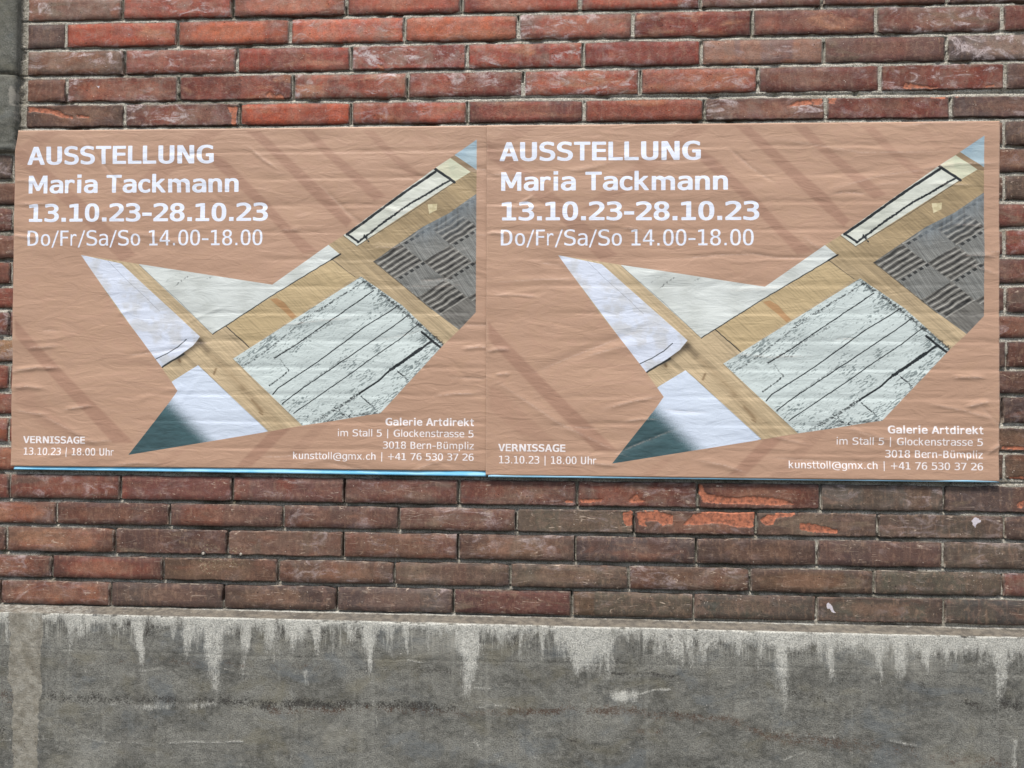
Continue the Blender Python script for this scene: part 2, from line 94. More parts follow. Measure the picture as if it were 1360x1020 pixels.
ART = {'outline': [(171.3,313.1),(656.1,388.2),(793.3,290.1),(825.7,269.3),(1048.8,106.3),(1094.4,75.4),(1154.5,33.6),(1155.6,455.7),(1116.1,497.9),(1076.2,536.5),(988.9,632.3),(925.0,702.5),(897.4,706.4),(804.9,722.7),(736.2,733.4),(652.4,748.9),(506.2,774.3),(300.0,809.8),(403.0,676.5),(420.8,650.3),(380.0,592.7),(311.5,503.3),(268.9,450.9)],'bands': [([(469.1,4.1),(531.6,4.8),(290.6,193.9),(223.7,206.7),(346.7,100.5)],0.55),([(536.2,79.6),(635.1,175.5),(701.5,248.4),(767.4,306.1),(730.2,311.6),(612.7,186.5),(504.2,88.7),(507.7,62.5)],1.0),([(586.3,5.4),(620.2,5.8),(799.6,172.8),(850.4,230.5),(837.5,247.1),(762.4,178.2),(649.0,63.9)],1.0),([(719.6,6.9),(751.4,7.2),(798.5,56.0),(933.2,170.0),(905.6,182.8),(761.2,48.2)],0.9),([(876.2,8.6),(904.0,8.9),(958.2,68.6),(1021.3,119.0),(1006.7,133.6),(937.9,74.0)],0.7),([(1001.9,8.1),(1020.4,8.3),(1063.1,64.0),(1048.5,69.4)],0.25),([(5.6,473.7),(35.1,507.6),(132.8,607.0),(228.0,698.3),(313.0,779.8),(259.6,780.3),(209.2,728.4),(119.8,637.1),(29.8,543.4),(6.1,515.2)],1.0),([(36.8,637.6),(161.7,755.0),(231.7,836.6),(174.2,837.3),(86.6,748.1),(8.5,682.9),(7.7,626.4)],0.35),([(656.1,747.0),(708.3,737.4),(608.4,836.3),(569.0,836.7)],0.9),([(767.8,727.7),(804.9,721.8),(703.7,835.3),(666.4,835.7)],0.4),([(421.4,797.4),(449.7,789.7),(397.3,838.6),(365.0,838.9)],0.35),([(-0.5,31.3),(38.6,60.1),(181.1,182.0),(311.1,312.2),(273.1,329.0),(168.2,219.6),(29.5,97.8),(0.1,74.8)],0.8),([(66.9,-2.1),(124.8,-1.5),(38.6,60.1),(0.1,74.8),(-0.3,50.2)],0.5)],'pieces': {'p1': [(171.3,312.8),(274.3,334.6),(476.1,516.0),(458.2,539.1),(428.1,560.8),(380.0,592.4),(311.5,503.3),(157.6,296.7)],'p2': [(316.6,297.2),(321.0,338.5),(507.5,509.9),(821.4,312.6),(793.3,289.5),(725.9,261.5)],'p3': [(472.0,586.8),(648.6,748.2),(525.1,785.3),(279.2,824.9),(353.8,689.9),(408.4,626.2)],'p4': [(559.7,570.6),(875.0,368.1),(976.2,438.4),(1077.1,534.7),(1098.3,556.6),(916.2,741.2),(736.3,737.1)],'p5': [(827.5,263.7),(938.8,181.1),(1054.3,101.7),(1090.8,78.5),(1140.0,112.6),(1101.3,136.2),(864.0,292.5)],'cream': [(1056.1,102.7),(1090.8,78.5),(1140.0,112.6),(1102.3,136.2)],'p6': [(1090.8,77.2),(1099.9,69.9),(1160.6,110.9),(1168.0,120.2),(1140.5,112.6)],'tri': [(1100.5,70.8),(1167.2,15.4),(1168.0,116.5),(1154.2,107.2)],'p7': [(905.1,330.5),(962.0,290.1),(1024.2,247.1),(1089.1,213.4),(1168.3,156.9),(1170.7,464.9),(1119.8,501.6),(1048.9,448.5),(950.8,367.5)],'tab': [(1036.6,191.9),(1059.8,190.4),(1058.8,205.8),(1040.5,214.9)],'boardA': [(539.6,489.8),(802.2,326.0),(861.0,370.1),(599.6,542.6)]},'lines': [([(663.6,568.5),(713.8,537.6),(765.6,500.5),(830.2,456.0),(905.7,402.5)],2.7,0.5,1.0),([(663.6,568.5),(713.7,535.8),(802.6,483.8)],5,1.2,0.5),([(583.2,590.0),(626.1,563.8),(676.2,524.7),(720.7,487.6),(750.4,467.2)],2.9700000000000006,1.3,0.7),([(718.9,489.5),(737.3,470.9),(789.2,439.4),(852.0,400.6),(883.3,380.3)],2.7,0.9,0.8),([(750.4,467.2),(802.1,432.0),(857.5,396.9)],5,1.5,0.35),([(658.9,658.2),(671.9,643.3),(773.8,575.3),(882.5,492.9),(967.0,439.3)],2.7,0.15,1.0),([(683.5,680.2),(735.3,641.1),(855.3,559.3),(969.2,479.8),(992.2,461.4)],2.565,0.2,1.0),([(735.3,637.4),(785.2,603.9),(840.5,564.9)],5.4,1.4,0.45),([(711.7,704.1),(853.0,605.4),(892.5,575.8),(969.5,522.1),(1017.0,484.5)],2.43,0.1,1.0),([(755.7,729.6),(799.2,701.6),(839.8,679.2),(872.9,655.0)],5.4,1.6,0.6),([(872.9,655.0),(918.8,624.4),(949.9,595.7)],4.59,0.2,1.0),([(949.9,595.7),(970.1,582.8),(997.5,562.5),(1024.9,543.1)],7.5,0.4,1.0),([(1024.9,543.1),(1050.4,524.7)],5.4,0.2,1.0),([(1024.6,503.6),(1046.7,521.9),(1071.8,542.8)],5.4,0.2,1.0),([(966.5,600.4),(981.4,611.2),(996.2,624.9)],3.5100000000000002,1,1.0),([(874.8,658.7),(900.8,680.6),(923.2,701.6)],3.5100000000000002,0.8,1.0),([(651.2,636.0),(677.2,617.4),(699.4,598.7)],3.5100000000000002,1.0,0.9),([(676.7,569.2),(688.1,587.7),(699.4,598.7)],2.16,1.5,0.6),([(883.3,380.3),(911.2,398.8),(941.0,422.8),(968.9,444.9),(1002.2,474.3),(1033.7,498.1),(1076.2,532.8)],6,1.8,0.8),([(777.0,718.4),(814.0,696.0),(845.3,673.6),(874.7,651.3)],4.7250000000000005,1.6,0.7),([(813.9,692.3),(832.6,705.0),(860.5,715.9)],6,1.9,0.8),([(786.4,727.5),(823.4,714.3),(860.4,708.5),(921.3,700.7)],5.4,1.8,0.6),([(914.0,502.0),(950.7,476.2)],1.62,1.4,0.5),([(830.8,520.6),(876.9,487.3)],1.62,1.4,0.4),([(599.6,542.6),(540.7,490.1)],2.43,0,0.95),([(802.2,326.0),(861.0,370.1)],1.62,0.1,0.75),([(508.1,510.7),(540.7,489.4),(652.7,417.2),(821.5,314.0)],2.43,0.05,0.95),([(801.1,326.6),(823.3,312.8)],4.050000000000001,0.1,0.95),([(321.0,339.4),(417.1,423.7),(507.0,510.3)],1.62,0,0.5),([(364.7,572.3),(394.0,558.2),(420.3,542.2),(441.0,523.1)],2.43,0,0.9),([(240.6,328.0),(283.2,370.3),(331.4,413.4),(373.7,453.6)],1.215,0.2,0.35),([(380.0,593.1),(409.4,574.9),(435.7,559.9)],4.32,0,0.95),([(411.0,392.9),(426.0,379.8),(444.8,366.8)],2.9700000000000006,1.3,0.55),([(391.9,377.9),(425.8,357.4)],2.7,1.5,0.3),([(490.4,376.2),(512.9,361.3)],3.375,1.6,0.4),([(559.7,571.5),(626.9,639.9),(736.3,735.3)],1.35,0,0.45),([(472.7,586.8),(561.5,669.9),(648.6,749.0)],1.35,0,0.35),([(838.6,263.8),(887.5,229.8),(938.9,191.3),(994.0,152.0),(1054.4,111.9)],6.4,0.1,1.0),([(838.6,262.9),(867.6,283.3)],5,0.1,1.0),([(1052.4,103.6),(1101.4,137.7)],6.5,0.1,1.0),([(865.7,283.3),(887.8,267.7),(930.1,234.6),(991.5,190.7),(1030.9,168.8),(1087.6,134.2)],4.86,0.55,1.0),([(882.3,267.7),(891.6,280.6)],5.4,0.8,1.0),([(828.4,265.6),(864.0,293.1),(985.3,216.5),(1102.3,136.7)],1.62,0,0.7),([(905.1,331.5),(950.8,368.4),(1048.9,449.4)],2.43,0.2,0.6)],'soft': [([(473.2,529.0),(446.9,545.9),(420.6,566.5)],14,0.85),([(477.0,530.9),(496.1,551.3)],10,0.45)],'streak': [([(469.3,521.6),(494.2,551.3),(541.9,595.7),(585.6,643.8)],9,0.35),([(585.6,643.8),(627.4,688.0),(678.5,739.5)],12,0.3),([(608.5,673.3),(633.2,701.0)],4,0.6),([(625.7,702.9),(635.1,708.3)],1.5,0.9),([(511.9,608.9),(517.4,595.9)],3,0.8),([(424.5,573.9),(426.4,577.6)],4,0.9)],'knot': [(651.6,423.9),(667.7,420.9),(686.5,432.0),(701.7,450.6),(716.8,466.3),(705.6,472.8),(683.0,450.6),(664.1,435.8)],'green': [(403.0,676.5),(506.2,776.2),(279.2,824.9)],'greenline': [(403.0,676.5),(508.1,776.2)],'cells': [([(837.8,372.5),(905.1,330.5),(959.9,374.1),(892.9,416.1)],0),([(905.1,330.5),(972.1,288.7),(1026.8,332.3),(959.9,374.1)],1),([(972.1,288.7),(1038.9,246.9),(1093.4,290.6),(1026.8,332.3)],0),([(1038.9,246.9),(1105.6,205.4),(1159.9,249.0),(1093.4,290.6)],1),([(959.9,374.1),(1026.8,332.3),(1081.3,375.8),(1014.6,417.6)],0),([(1026.8,332.3),(1093.4,290.6),(1147.7,334.0),(1081.3,375.8)],1),([(1093.4,290.6),(1159.9,249.0),(1214.0,292.5),(1147.7,334.0)],0),([(892.9,416.1),(959.9,374.1),(1014.6,417.6),(947.8,459.6)],1),([(1014.6,417.6),(1081.3,375.8),(1135.6,419.1),(1069.2,460.9)],1),([(1081.3,375.8),(1147.7,334.0),(1201.9,377.4),(1135.6,419.1)],0),([(1147.7,334.0),(1214.0,292.5),(1267.9,335.8),(1201.9,377.4)],1),([(1159.9,249.0),(1226.1,207.5),(1280.0,251.0),(1214.0,292.5)],1),([(1135.6,419.1),(1201.9,377.4),(1255.8,420.6),(1189.8,462.3)],1),([(1214.0,292.5),(1280.0,251.0),(1333.8,294.3),(1267.9,335.8)],0),([(1105.6,205.4),(1172.0,163.9),(1226.1,207.5),(1159.9,249.0)],0),([(984.3,203.2),(1051.1,161.6),(1105.6,205.4),(1038.9,246.9)],0),([(1051.1,161.6),(1117.7,120.1),(1172.0,163.9),(1105.6,205.4)],1),([(917.2,244.9),(984.3,203.2),(1038.9,246.9),(972.1,288.7)],1),([(1201.9,377.4),(1267.9,335.8),(1321.7,379.0),(1255.8,420.6)],0),([(947.8,459.6),(1014.6,417.6),(1069.2,460.9),(1002.5,502.9)],0)]}
TEXTS = [('AUSSTELLUNG', 1, 31.2, 506.6, 86.0, 45.3), ('Maria Tackmann', 1, 35.1, 569.7, 158.1, 44.8), ('13.10.23-28.10.23', 1, 36.3, 642.7, 230.0, 45.0), ('Do/Fr/Sa/So 14.00-18.00', 0, 34.6, 630.0, 290.0, 38.2), ('VERNISSAGE', 1, 30.2, 190.0, 783.6, 17.6), ('13.10.23 | 18.00 Uhr', 0, 31.9, 262.7, 812.1, 17.8), ('Galerie Artdirekt', 1, 938.2, 1153.9, 732.2, 18.1), ('im Stall 5 | Glockenstrasse 5', 0, 822.0, 1153.2, 758.9, 16.9), ('3018 Bern-Bümpliz', 0, 932.6, 1153.5, 788.0, 17.1), ('kunsttoll@gmx.ch | +41 76 530 37 26', 0, 711.5, 1153.7, 815.7, 16.9)]
GLYPHS = {"A":[[[214,458],[140,192],[289,192]],[[172,520],[257,520],[416,0],[344,0],[305,135],[123,135],[86,0],[13,0]]],"U":[[[51,200],[51,520],[122,520],[122,167],[124,113],[131,88],[140,76],[151,66],[163,57],[179,52],[196,48],[214,47],[234,48],[251,52],[266,57],[278,66],[289,76],[298,88],[305,113],[307,167],[307,520],[378,520],[378,200],[377,151],[373,114],[368,86],[360,65],[348,47],[334,31],[318,18],[300,8],[281,0],[214,-10],[148,0],[129,8],[112,18],[95,31],[81,46],[70,65],[61,87],[56,114],[52,152]]],"S":[[[352,502],[352,431],[288,462],[223,472],[192,470],[166,462],[144,449],[128,432],[119,411],[116,386],[118,365],[124,348],[135,334],[151,323],[175,312],[205,304],[242,295],[287,282],[322,264],[349,242],[367,214],[379,181],[382,142],[377,97],[362,59],[336,29],[301,7],[256,-6],[203,-10],[129,-2],[55,21],[55,96],[131,59],[203,47],[236,50],[263,58],[286,71],[302,89],[312,111],[315,138],[313,161],[306,181],[295,197],[278,210],[254,220],[224,229],[186,237],[142,250],[107,267],[81,287],[63,311],[52,341],[48,376],[54,419],[69,456],[95,487],[130,511],[171,525],[220,529],[283,522]]],"T":[[[16,520],[413,520],[413,461],[250,461],[250,0],[180,0],[180,461],[16,461]]],"E":[[[69,520],[377,520],[377,461],[139,461],[139,307],[367,307],[367,248],[139,248],[139,59],[384,59],[384,0],[69,0]]],"L":[[[75,520],[146,520],[146,59],[397,59],[397,0],[75,0]]],"N":[[[48,520],[138,520],[313,92],[313,520],[381,520],[381,0],[292,0],[116,428],[116,0],[48,0]]],"G":[[[384,43],[365,27],[344,14],[321,3],[297,-4],[271,-9],[244,-10],[183,-2],[132,21],[91,61],[60,114],[42,181],[36,259],[42,338],[60,404],[91,458],[133,498],[185,521],[246,529],[309,520],[367,492],[367,420],[348,436],[328,449],[309,459],[289,466],[268,471],[246,472],[204,466],[170,449],[143,419],[124,378],[113,324],[109,259],[113,193],[124,140],[142,99],[168,70],[202,53],[244,47],[285,52],[317,69],[317,209],[242,209],[242,267],[384,267]]],"M":[[[30,520],[124,520],[214,255],[304,520],[399,520],[399,0],[334,0],[334,459],[241,185],[188,185],[95,459],[95,0],[30,0]]],"V":[[[214,59],[337,520],[409,520],[257,0],[172,0],[20,520],[93,520]]],"R":[[[265,245],[282,239],[297,231],[311,219],[325,202],[341,176],[359,142],[429,0],[354,0],[292,131],[275,164],[258,188],[244,204],[228,213],[209,218],[188,220],[120,220],[120,0],[50,0],[50,520],[195,520],[247,516],[291,503],[326,481],[351,452],[366,414],[372,369],[368,337],[359,309],[343,285],[322,266],[296,253]],[[120,462],[120,278],[197,278],[228,280],[253,288],[273,300],[286,318],[295,341],[297,369],[294,397],[286,420],[271,438],[251,451],[225,459],[195,462]]],"D":[[[152,58],[205,63],[246,77],[276,101],[295,138],[307,191],[311,259],[307,328],[295,381],[276,418],[247,443],[205,457],[152,462],[118,462],[118,58]],[[153,520],[226,513],[284,492],[329,456],[360,406],[379,341],[385,259],[379,178],[360,113],[329,63],[284,28],[226,7],[153,0],[48,0],[48,520]]],"F":[[[81,520],[387,520],[387,461],[152,461],[152,307],[365,307],[365,248],[152,248],[152,0],[81,0]]],"B":[[[128,248],[128,58],[212,58],[249,60],[278,67],[299,79],[314,97],[322,120],[325,150],[322,181],[313,206],[298,224],[276,238],[247,246],[212,248]],[[128,462],[128,305],[210,305],[241,308],[266,314],[284,325],[297,341],[304,362],[307,388],[304,412],[297,431],[284,445],[266,454],[241,460],[210,462]],[[58,520],[212,520],[261,516],[302,505],[335,485],[359,459],[373,427],[378,388],[375,358],[368,333],[355,313],[337,297],[314,285],[287,278],[318,270],[345,255],[367,235],[383,208],[393,178],[396,143],[391,99],[375,64],[350,36],[314,16],[268,4],[212,0],[58,0]]],"a":[[[244,196],[223,196],[189,194],[161,187],[139,176],[123,161],[114,142],[110,118],[113,96],[120,78],[132,63],[148,52],[167,46],[190,44],[223,48],[251,60],[274,80],[291,108],[301,142],[304,182],[304,196]],[[369,222],[369,0],[304,0],[304,58],[289,37],[272,19],[253,6],[230,-3],[205,-8],[177,-10],[140,-6],[108,5],[82,24],[62,48],[50,78],[46,114],[51,153],[66,186],[90,212],[124,231],[166,242],[218,246],[304,246],[304,256],[302,285],[294,307],[281,324],[262,336],[237,343],[206,345],[140,336],[75,308],[75,372],[143,393],[206,399],[237,398],[264,393],[289,385],[310,374],[329,360],[344,342],[363,299]]],"c":[[[369,20],[316,-3],[260,-10],[204,-4],[157,14],[119,44],[91,85],[74,135],[68,195],[74,254],[91,304],[119,345],[157,375],[204,393],[260,399],[315,392],[369,369],[369,302],[318,335],[260,345],[223,341],[193,328],[168,306],[150,276],[139,239],[135,195],[139,150],[150,113],[168,83],[193,62],[224,49],[260,44],[320,54],[369,86]]],"k":[[[82,542],[148,542],[148,228],[317,390],[394,390],[241,243],[419,0],[340,0],[196,201],[148,156],[148,0],[82,0]]],"m":[[[235,350],[244,366],[254,378],[265,387],[279,394],[293,398],[310,399],[338,395],[360,383],[376,363],[387,332],[393,286],[395,226],[395,0],[337,0],[337,223],[336,271],[333,305],[327,326],[320,337],[308,344],[294,346],[277,343],[265,336],[256,324],[250,304],[247,270],[245,223],[245,0],[187,0],[187,223],[186,272],[183,306],[177,326],[169,337],[157,344],[141,346],[126,343],[114,336],[106,324],[101,304],[97,270],[96,223],[96,0],[38,0],[38,390],[96,390],[96,357],[125,388],[164,399],[181,398],[195,394],[208,387],[219,378],[228,365]]],"r":[[[402,310],[360,333],[314,340],[277,336],[246,323],[222,303],[205,274],[194,238],[190,194],[190,0],[126,0],[126,390],[190,390],[190,314],[203,339],[219,360],[240,377],[263,390],[290,397],[319,399],[363,393],[402,375]]],"n":[[[366,242],[366,0],[302,0],[302,242],[299,274],[293,299],[283,319],[268,333],[249,341],[225,344],[198,340],[175,330],[156,312],[143,287],[135,257],[132,220],[132,0],[68,0],[68,390],[132,390],[132,331],[145,352],[160,369],[178,382],[199,392],[222,397],[248,399],[284,395],[314,382],[337,360],[353,330],[363,290]]],"o":[[[214,345],[185,341],[160,328],[141,307],[127,278],[118,240],[116,195],[118,149],[127,112],[141,82],[160,61],[185,48],[214,44],[245,48],[269,61],[289,82],[303,112],[311,149],[314,195],[311,240],[303,278],[289,307],[269,328],[245,341]],[[214,399],[264,394],[306,376],[339,347],[363,307],[377,256],[382,195],[377,133],[363,83],[339,42],[306,13],[265,-4],[214,-10],[165,-4],[123,13],[91,42],[67,83],[52,133],[48,195],[52,256],[67,307],[91,347],[123,376],[165,394]]],"e":[[[387,211],[387,180],[110,180],[110,178],[113,138],[124,105],[143,79],[168,60],[199,48],[237,44],[301,54],[372,84],[372,20],[302,-3],[236,-10],[180,-4],[133,14],[94,44],[66,85],[49,135],[43,195],[48,253],[65,302],[93,344],[130,375],[175,393],[227,399],[273,394],[312,377],[344,349],[368,311],[382,265]],[[323,230],[320,264],[311,293],[296,316],[277,332],[253,342],[224,345],[195,342],[169,331],[148,314],[130,291],[119,263],[112,229]]],"i":[[[89,390],[253,390],[253,50],[380,50],[380,0],[62,0],[62,50],[189,50],[189,340],[89,340]],[[189,542],[253,542],[253,461],[189,461]]],"t":[[[214,501],[214,390],[359,390],[359,340],[214,340],[214,128],[216,103],[221,83],[230,68],[244,59],[263,53],[287,51],[359,51],[359,0],[281,0],[238,3],[204,13],[179,29],[163,53],[153,86],[150,128],[150,340],[46,340],[46,390],[150,390],[150,501]]],"d":[[[299,340],[299,542],[363,542],[363,0],[299,0],[299,49],[287,31],[273,17],[256,5],[237,-3],[217,-8],[195,-10],[151,-4],[114,14],[83,45],[61,86],[47,136],[43,196],[47,255],[61,305],[84,345],[114,375],[151,393],[195,399],[217,398],[238,393],[257,384],[273,373],[287,358]],[[110,195],[113,149],[121,112],[134,82],[152,61],[176,48],[204,44],[232,48],[256,61],[275,83],[288,112],[296,149],[299,195],[296,240],[288,278],[275,307],[256,328],[232,341],[204,345],[176,341],[152,328],[134,307],[121,278],[113,240]]],"l":[[[222,141],[224,115],[230,93],[238,76],[251,64],[266,57],[285,54],[360,54],[360,0],[279,0],[243,4],[214,16],[190,37],[172,65],[162,100],[158,141],[158,495],[56,495],[56,546],[222,546]]],"h":[[[366,242],[366,0],[302,0],[302,242],[299,274],[293,299],[283,319],[268,333],[249,341],[225,344],[198,340],[175,330],[156,312],[143,287],[135,257],[132,220],[132,0],[68,0],[68,542],[132,542],[132,331],[145,352],[160,369],[178,382],[199,392],[222,397],[248,399],[284,395],[314,382],[337,360],[353,330],[363,290]]],"s":[[[339,376],[339,314],[283,338],[227,346],[200,344],[178,339],[162,332],[150,321],[143,306],[140,289],[142,273],[147,260],[156,250],[172,241],[199,233],[236,225],[262,220],[291,212],[315,200],[334,183],[348,164],[356,140],[359,113],[354,77],[340,47],[318,22],[287,4],[249,-6],[203,-10],[143,-4],[74,14],[74,80],[143,53],[205,44],[231,45],[253,51],[271,61],[284,74],[291,90],[294,109],[284,136],[256,156],[209,171],[206,171],[182,176],[148,185],[121,197],[101,213],[87,232],[78,255],[76,282],[80,317],[92,346],[114,369],[142,386],[179,396],[222,399],[282,394]]],"p":[[[131,49],[131,-148],[66,-148],[66,390],[131,390],[131,340],[142,358],[157,373],[173,384],[192,393],[212,398],[235,399],[278,393],[315,375],[346,345],[368,304],[381,253],[386,193],[381,134],[368,85],[345,44],[315,14],[278,-4],[235,-10],[212,-8],[191,-3],[173,5],[156,17],[142,31]],[[319,195],[316,240],[308,278],[295,307],[277,328],[254,341],[225,345],[197,341],[173,328],[155,307],[141,278],[133,240],[131,195],[133,149],[141,112],[155,83],[173,61],[197,48],[225,44],[254,48],[277,61],[295,82],[308,112],[316,149]]],"u":[[[68,148],[68,389],[132,389],[132,148],[134,116],[140,90],[151,70],[165,57],[184,48],[208,46],[236,49],[259,60],[278,77],[291,102],[299,132],[302,169],[302,389],[366,389],[366,0],[302,0],[302,58],[289,38],[273,21],[255,7],[234,-2],[211,-8],[186,-10],[150,-6],[120,7],[97,29],[81,60],[71,99]]],"z":[[[79,391],[362,391],[362,332],[138,52],[362,52],[362,0],[71,0],[71,59],[295,339],[79,339]]],"g":[[[299,198],[296,242],[288,279],[275,308],[257,328],[234,341],[207,345],[178,341],[154,328],[135,308],[121,279],[113,242],[110,198],[113,154],[121,117],[135,88],[154,67],[178,55],[208,50],[235,55],[257,67],[275,88],[288,117],[296,154]],[[363,25],[358,-29],[344,-73],[321,-108],[289,-133],[249,-148],[200,-153],[144,-148],[86,-134],[86,-71],[148,-94],[200,-102],[231,-99],[256,-89],[275,-74],[288,-51],[296,-22],[299,16],[299,18],[299,62],[287,42],[273,26],[257,13],[238,4],[217,-1],[193,-3],[150,3],[114,22],[84,52],[61,92],[47,141],[43,198],[47,255],[61,304],[84,345],[114,375],[150,393],[193,399],[216,398],[238,393],[256,384],[273,373],[287,357],[299,338],[299,389],[363,389]]],"x":[[[389,390],[250,203],[403,0],[329,0],[214,156],[101,0],[26,0],[180,203],[40,390],[111,390],[214,249],[317,390]]],"j":[[[209,-7],[209,340],[99,340],[99,390],[273,390],[273,-7],[270,-49],[259,-84],[242,-112],[218,-132],[189,-144],[153,-148],[65,-148],[65,-94],[146,-94],[165,-92],[181,-84],[193,-72],[202,-55],[207,-34]],[[209,542],[273,542],[273,461],[209,461]]],"b":[[[320,195],[317,240],[309,278],[296,307],[278,328],[254,341],[226,345],[197,341],[174,328],[155,307],[142,278],[134,240],[131,195],[134,149],[142,112],[155,83],[174,61],[197,48],[226,44],[254,48],[278,61],[296,82],[309,112],[317,149]],[[131,340],[143,358],[157,372],[174,384],[193,393],[213,398],[236,399],[280,393],[317,375],[347,345],[369,305],[383,255],[387,196],[383,136],[369,86],[347,45],[316,14],[279,-4],[235,-10],[213,-8],[193,-3],[174,5],[157,17],[143,31],[131,49],[131,0],[67,0],[67,542],[131,542]]],"@":[[[361,190],[359,218],[352,242],[339,262],[323,277],[303,286],[280,289],[256,286],[236,277],[220,262],[207,242],[200,218],[197,190],[200,162],[207,138],[220,118],[236,103],[256,94],[280,91],[303,94],[323,103],[339,118],[352,138],[359,162]],[[410,47],[360,47],[360,86],[350,72],[338,61],[324,52],[308,45],[291,41],[273,40],[238,45],[207,59],[180,82],[160,113],[148,149],[143,190],[148,231],[160,267],[180,297],[207,321],[238,335],[273,339],[291,338],[308,334],[324,327],[339,318],[350,307],[360,294],[360,316],[357,350],[346,379],[329,403],[307,422],[280,433],[248,436],[195,429],[150,407],[112,370],[84,320],[67,260],[61,189],[68,118],[87,57],[119,7],[161,-31],[212,-54],[272,-61],[309,-58],[348,-47],[365,-94],[321,-107],[280,-111],[202,-102],[137,-75],[82,-30],[42,30],[18,103],[9,189],[17,273],[38,346],[75,405],[123,450],[182,477],[250,486],[296,481],[334,465],[367,439],[391,405],[405,364],[410,315]]],"O":[[[315,259],[313,328],[305,383],[292,423],[273,450],[247,467],[214,472],[182,467],[157,450],[138,423],[125,383],[117,328],[114,259],[117,190],[125,136],[138,96],[157,69],[182,52],[214,47],[247,52],[273,69],[292,96],[305,136],[313,190]],[[389,259],[384,177],[369,109],[346,57],[312,20],[268,-3],[214,-10],[161,-3],[117,19],[84,56],[60,109],[45,176],[41,259],[46,342],[60,410],[84,462],[117,500],[161,522],[214,529],[268,522],[312,500],[346,462],[369,410],[384,342]]],"1":[[[94,59],[203,59],[203,456],[86,430],[86,494],[203,520],[273,520],[273,59],[381,59],[381,0],[94,0]]],"2":[[[130,59],[369,59],[369,0],[53,0],[53,59],[167,180],[234,255],[281,323],[288,341],[292,359],[293,377],[290,404],[282,427],[268,445],[248,459],[225,467],[197,470],[131,459],[57,424],[57,495],[128,521],[196,529],[244,525],[284,511],[319,489],[345,459],[360,423],[365,382],[364,360],[358,338],[350,315],[337,292],[321,268],[299,242],[243,179]]],"3":[[[270,278],[302,267],[328,251],[349,230],[364,205],[373,176],[376,143],[370,99],[354,62],[327,31],[291,8],[247,-6],[194,-10],[121,-3],[48,16],[48,86],[118,58],[186,49],[222,52],[251,61],[275,75],[292,95],[303,120],[306,150],[303,179],[292,202],[275,222],[252,237],[224,246],[191,249],[138,249],[138,307],[191,307],[221,309],[246,316],[267,328],[282,344],[291,364],[294,387],[291,412],[283,432],[269,449],[249,461],[225,468],[197,470],[133,463],[63,442],[63,507],[138,524],[197,529],[244,525],[284,512],[318,491],[343,463],[358,429],[364,390],[361,363],[353,339],[340,319],[321,301],[298,288]]],"4":[[[256,456],[92,181],[256,181]],[[244,520],[326,520],[326,181],[395,181],[395,124],[326,124],[326,0],[256,0],[256,124],[36,124],[36,190]]],"5":[[[72,520],[335,520],[335,461],[136,461],[136,333],[166,341],[197,344],[247,338],[290,322],[325,296],[351,260],[367,217],[372,167],[367,116],[350,73],[323,37],[285,11],[240,-5],[187,-10],[111,-5],[50,12],[50,84],[114,58],[180,49],[216,52],[246,63],[270,80],[288,103],[298,132],[302,167],[298,201],[287,230],[269,253],[244,271],[214,281],[178,284],[123,278],[72,259]]],"6":[[[345,508],[345,444],[298,463],[247,470],[206,464],[172,448],[146,420],[126,381],[115,332],[111,272],[124,293],[139,311],[157,325],[178,335],[201,342],[225,344],[272,339],[310,323],[342,298],[365,262],[378,219],[383,167],[378,115],[364,71],[341,36],[308,10],[269,-5],[221,-10],[166,-3],[122,19],[88,55],[65,106],[51,175],[46,259],[52,340],[69,407],[97,460],[136,499],[185,522],[244,529],[295,524]],[[220,289],[192,285],[168,274],[149,256],[135,232],[126,202],[123,167],[126,131],[135,102],[149,77],[168,59],[192,49],[220,45],[248,48],[272,59],[290,76],[303,100],[311,130],[314,167],[311,204],[303,234],[290,258],[272,275],[248,285]]],"7":[[[48,520],[376,520],[376,490],[190,0],[116,0],[297,461],[48,461]]],"8":[[[214,247],[186,244],[161,235],[142,221],[128,201],[119,176],[116,146],[119,117],[128,92],[142,72],[162,57],[186,48],[214,45],[244,48],[268,57],[287,71],[302,91],[310,116],[313,146],[310,176],[301,200],[287,220],[267,235],[243,244]],[[153,276],[125,286],[102,300],[83,319],[69,341],[61,366],[58,394],[62,433],[77,466],[100,493],[131,513],[170,525],[214,529],[260,525],[298,513],[329,493],[353,466],[367,433],[372,394],[369,366],[360,341],[346,319],[327,300],[304,286],[276,276],[308,266],[335,250],[356,230],[371,204],[381,174],[384,140],[379,96],[364,59],[339,30],[305,8],[264,-6],[214,-10],[165,-6],[124,7],[90,29],[65,59],[51,96],[46,139],[49,174],[58,204],[73,230],[94,250],[121,266]],[[128,388],[130,362],[138,341],[150,324],[167,312],[189,305],[214,302],[241,305],[262,312],[279,324],[292,341],[299,362],[302,388],[299,414],[292,436],[279,453],[262,465],[241,472],[214,475],[189,472],[167,465],[150,452],[138,435],[130,414]]],"/":[[[310,520],[376,520],[102,-66],[36,-66]]],"v":[[[35,390],[101,390],[214,63],[328,390],[394,390],[256,0],[173,0]]]}
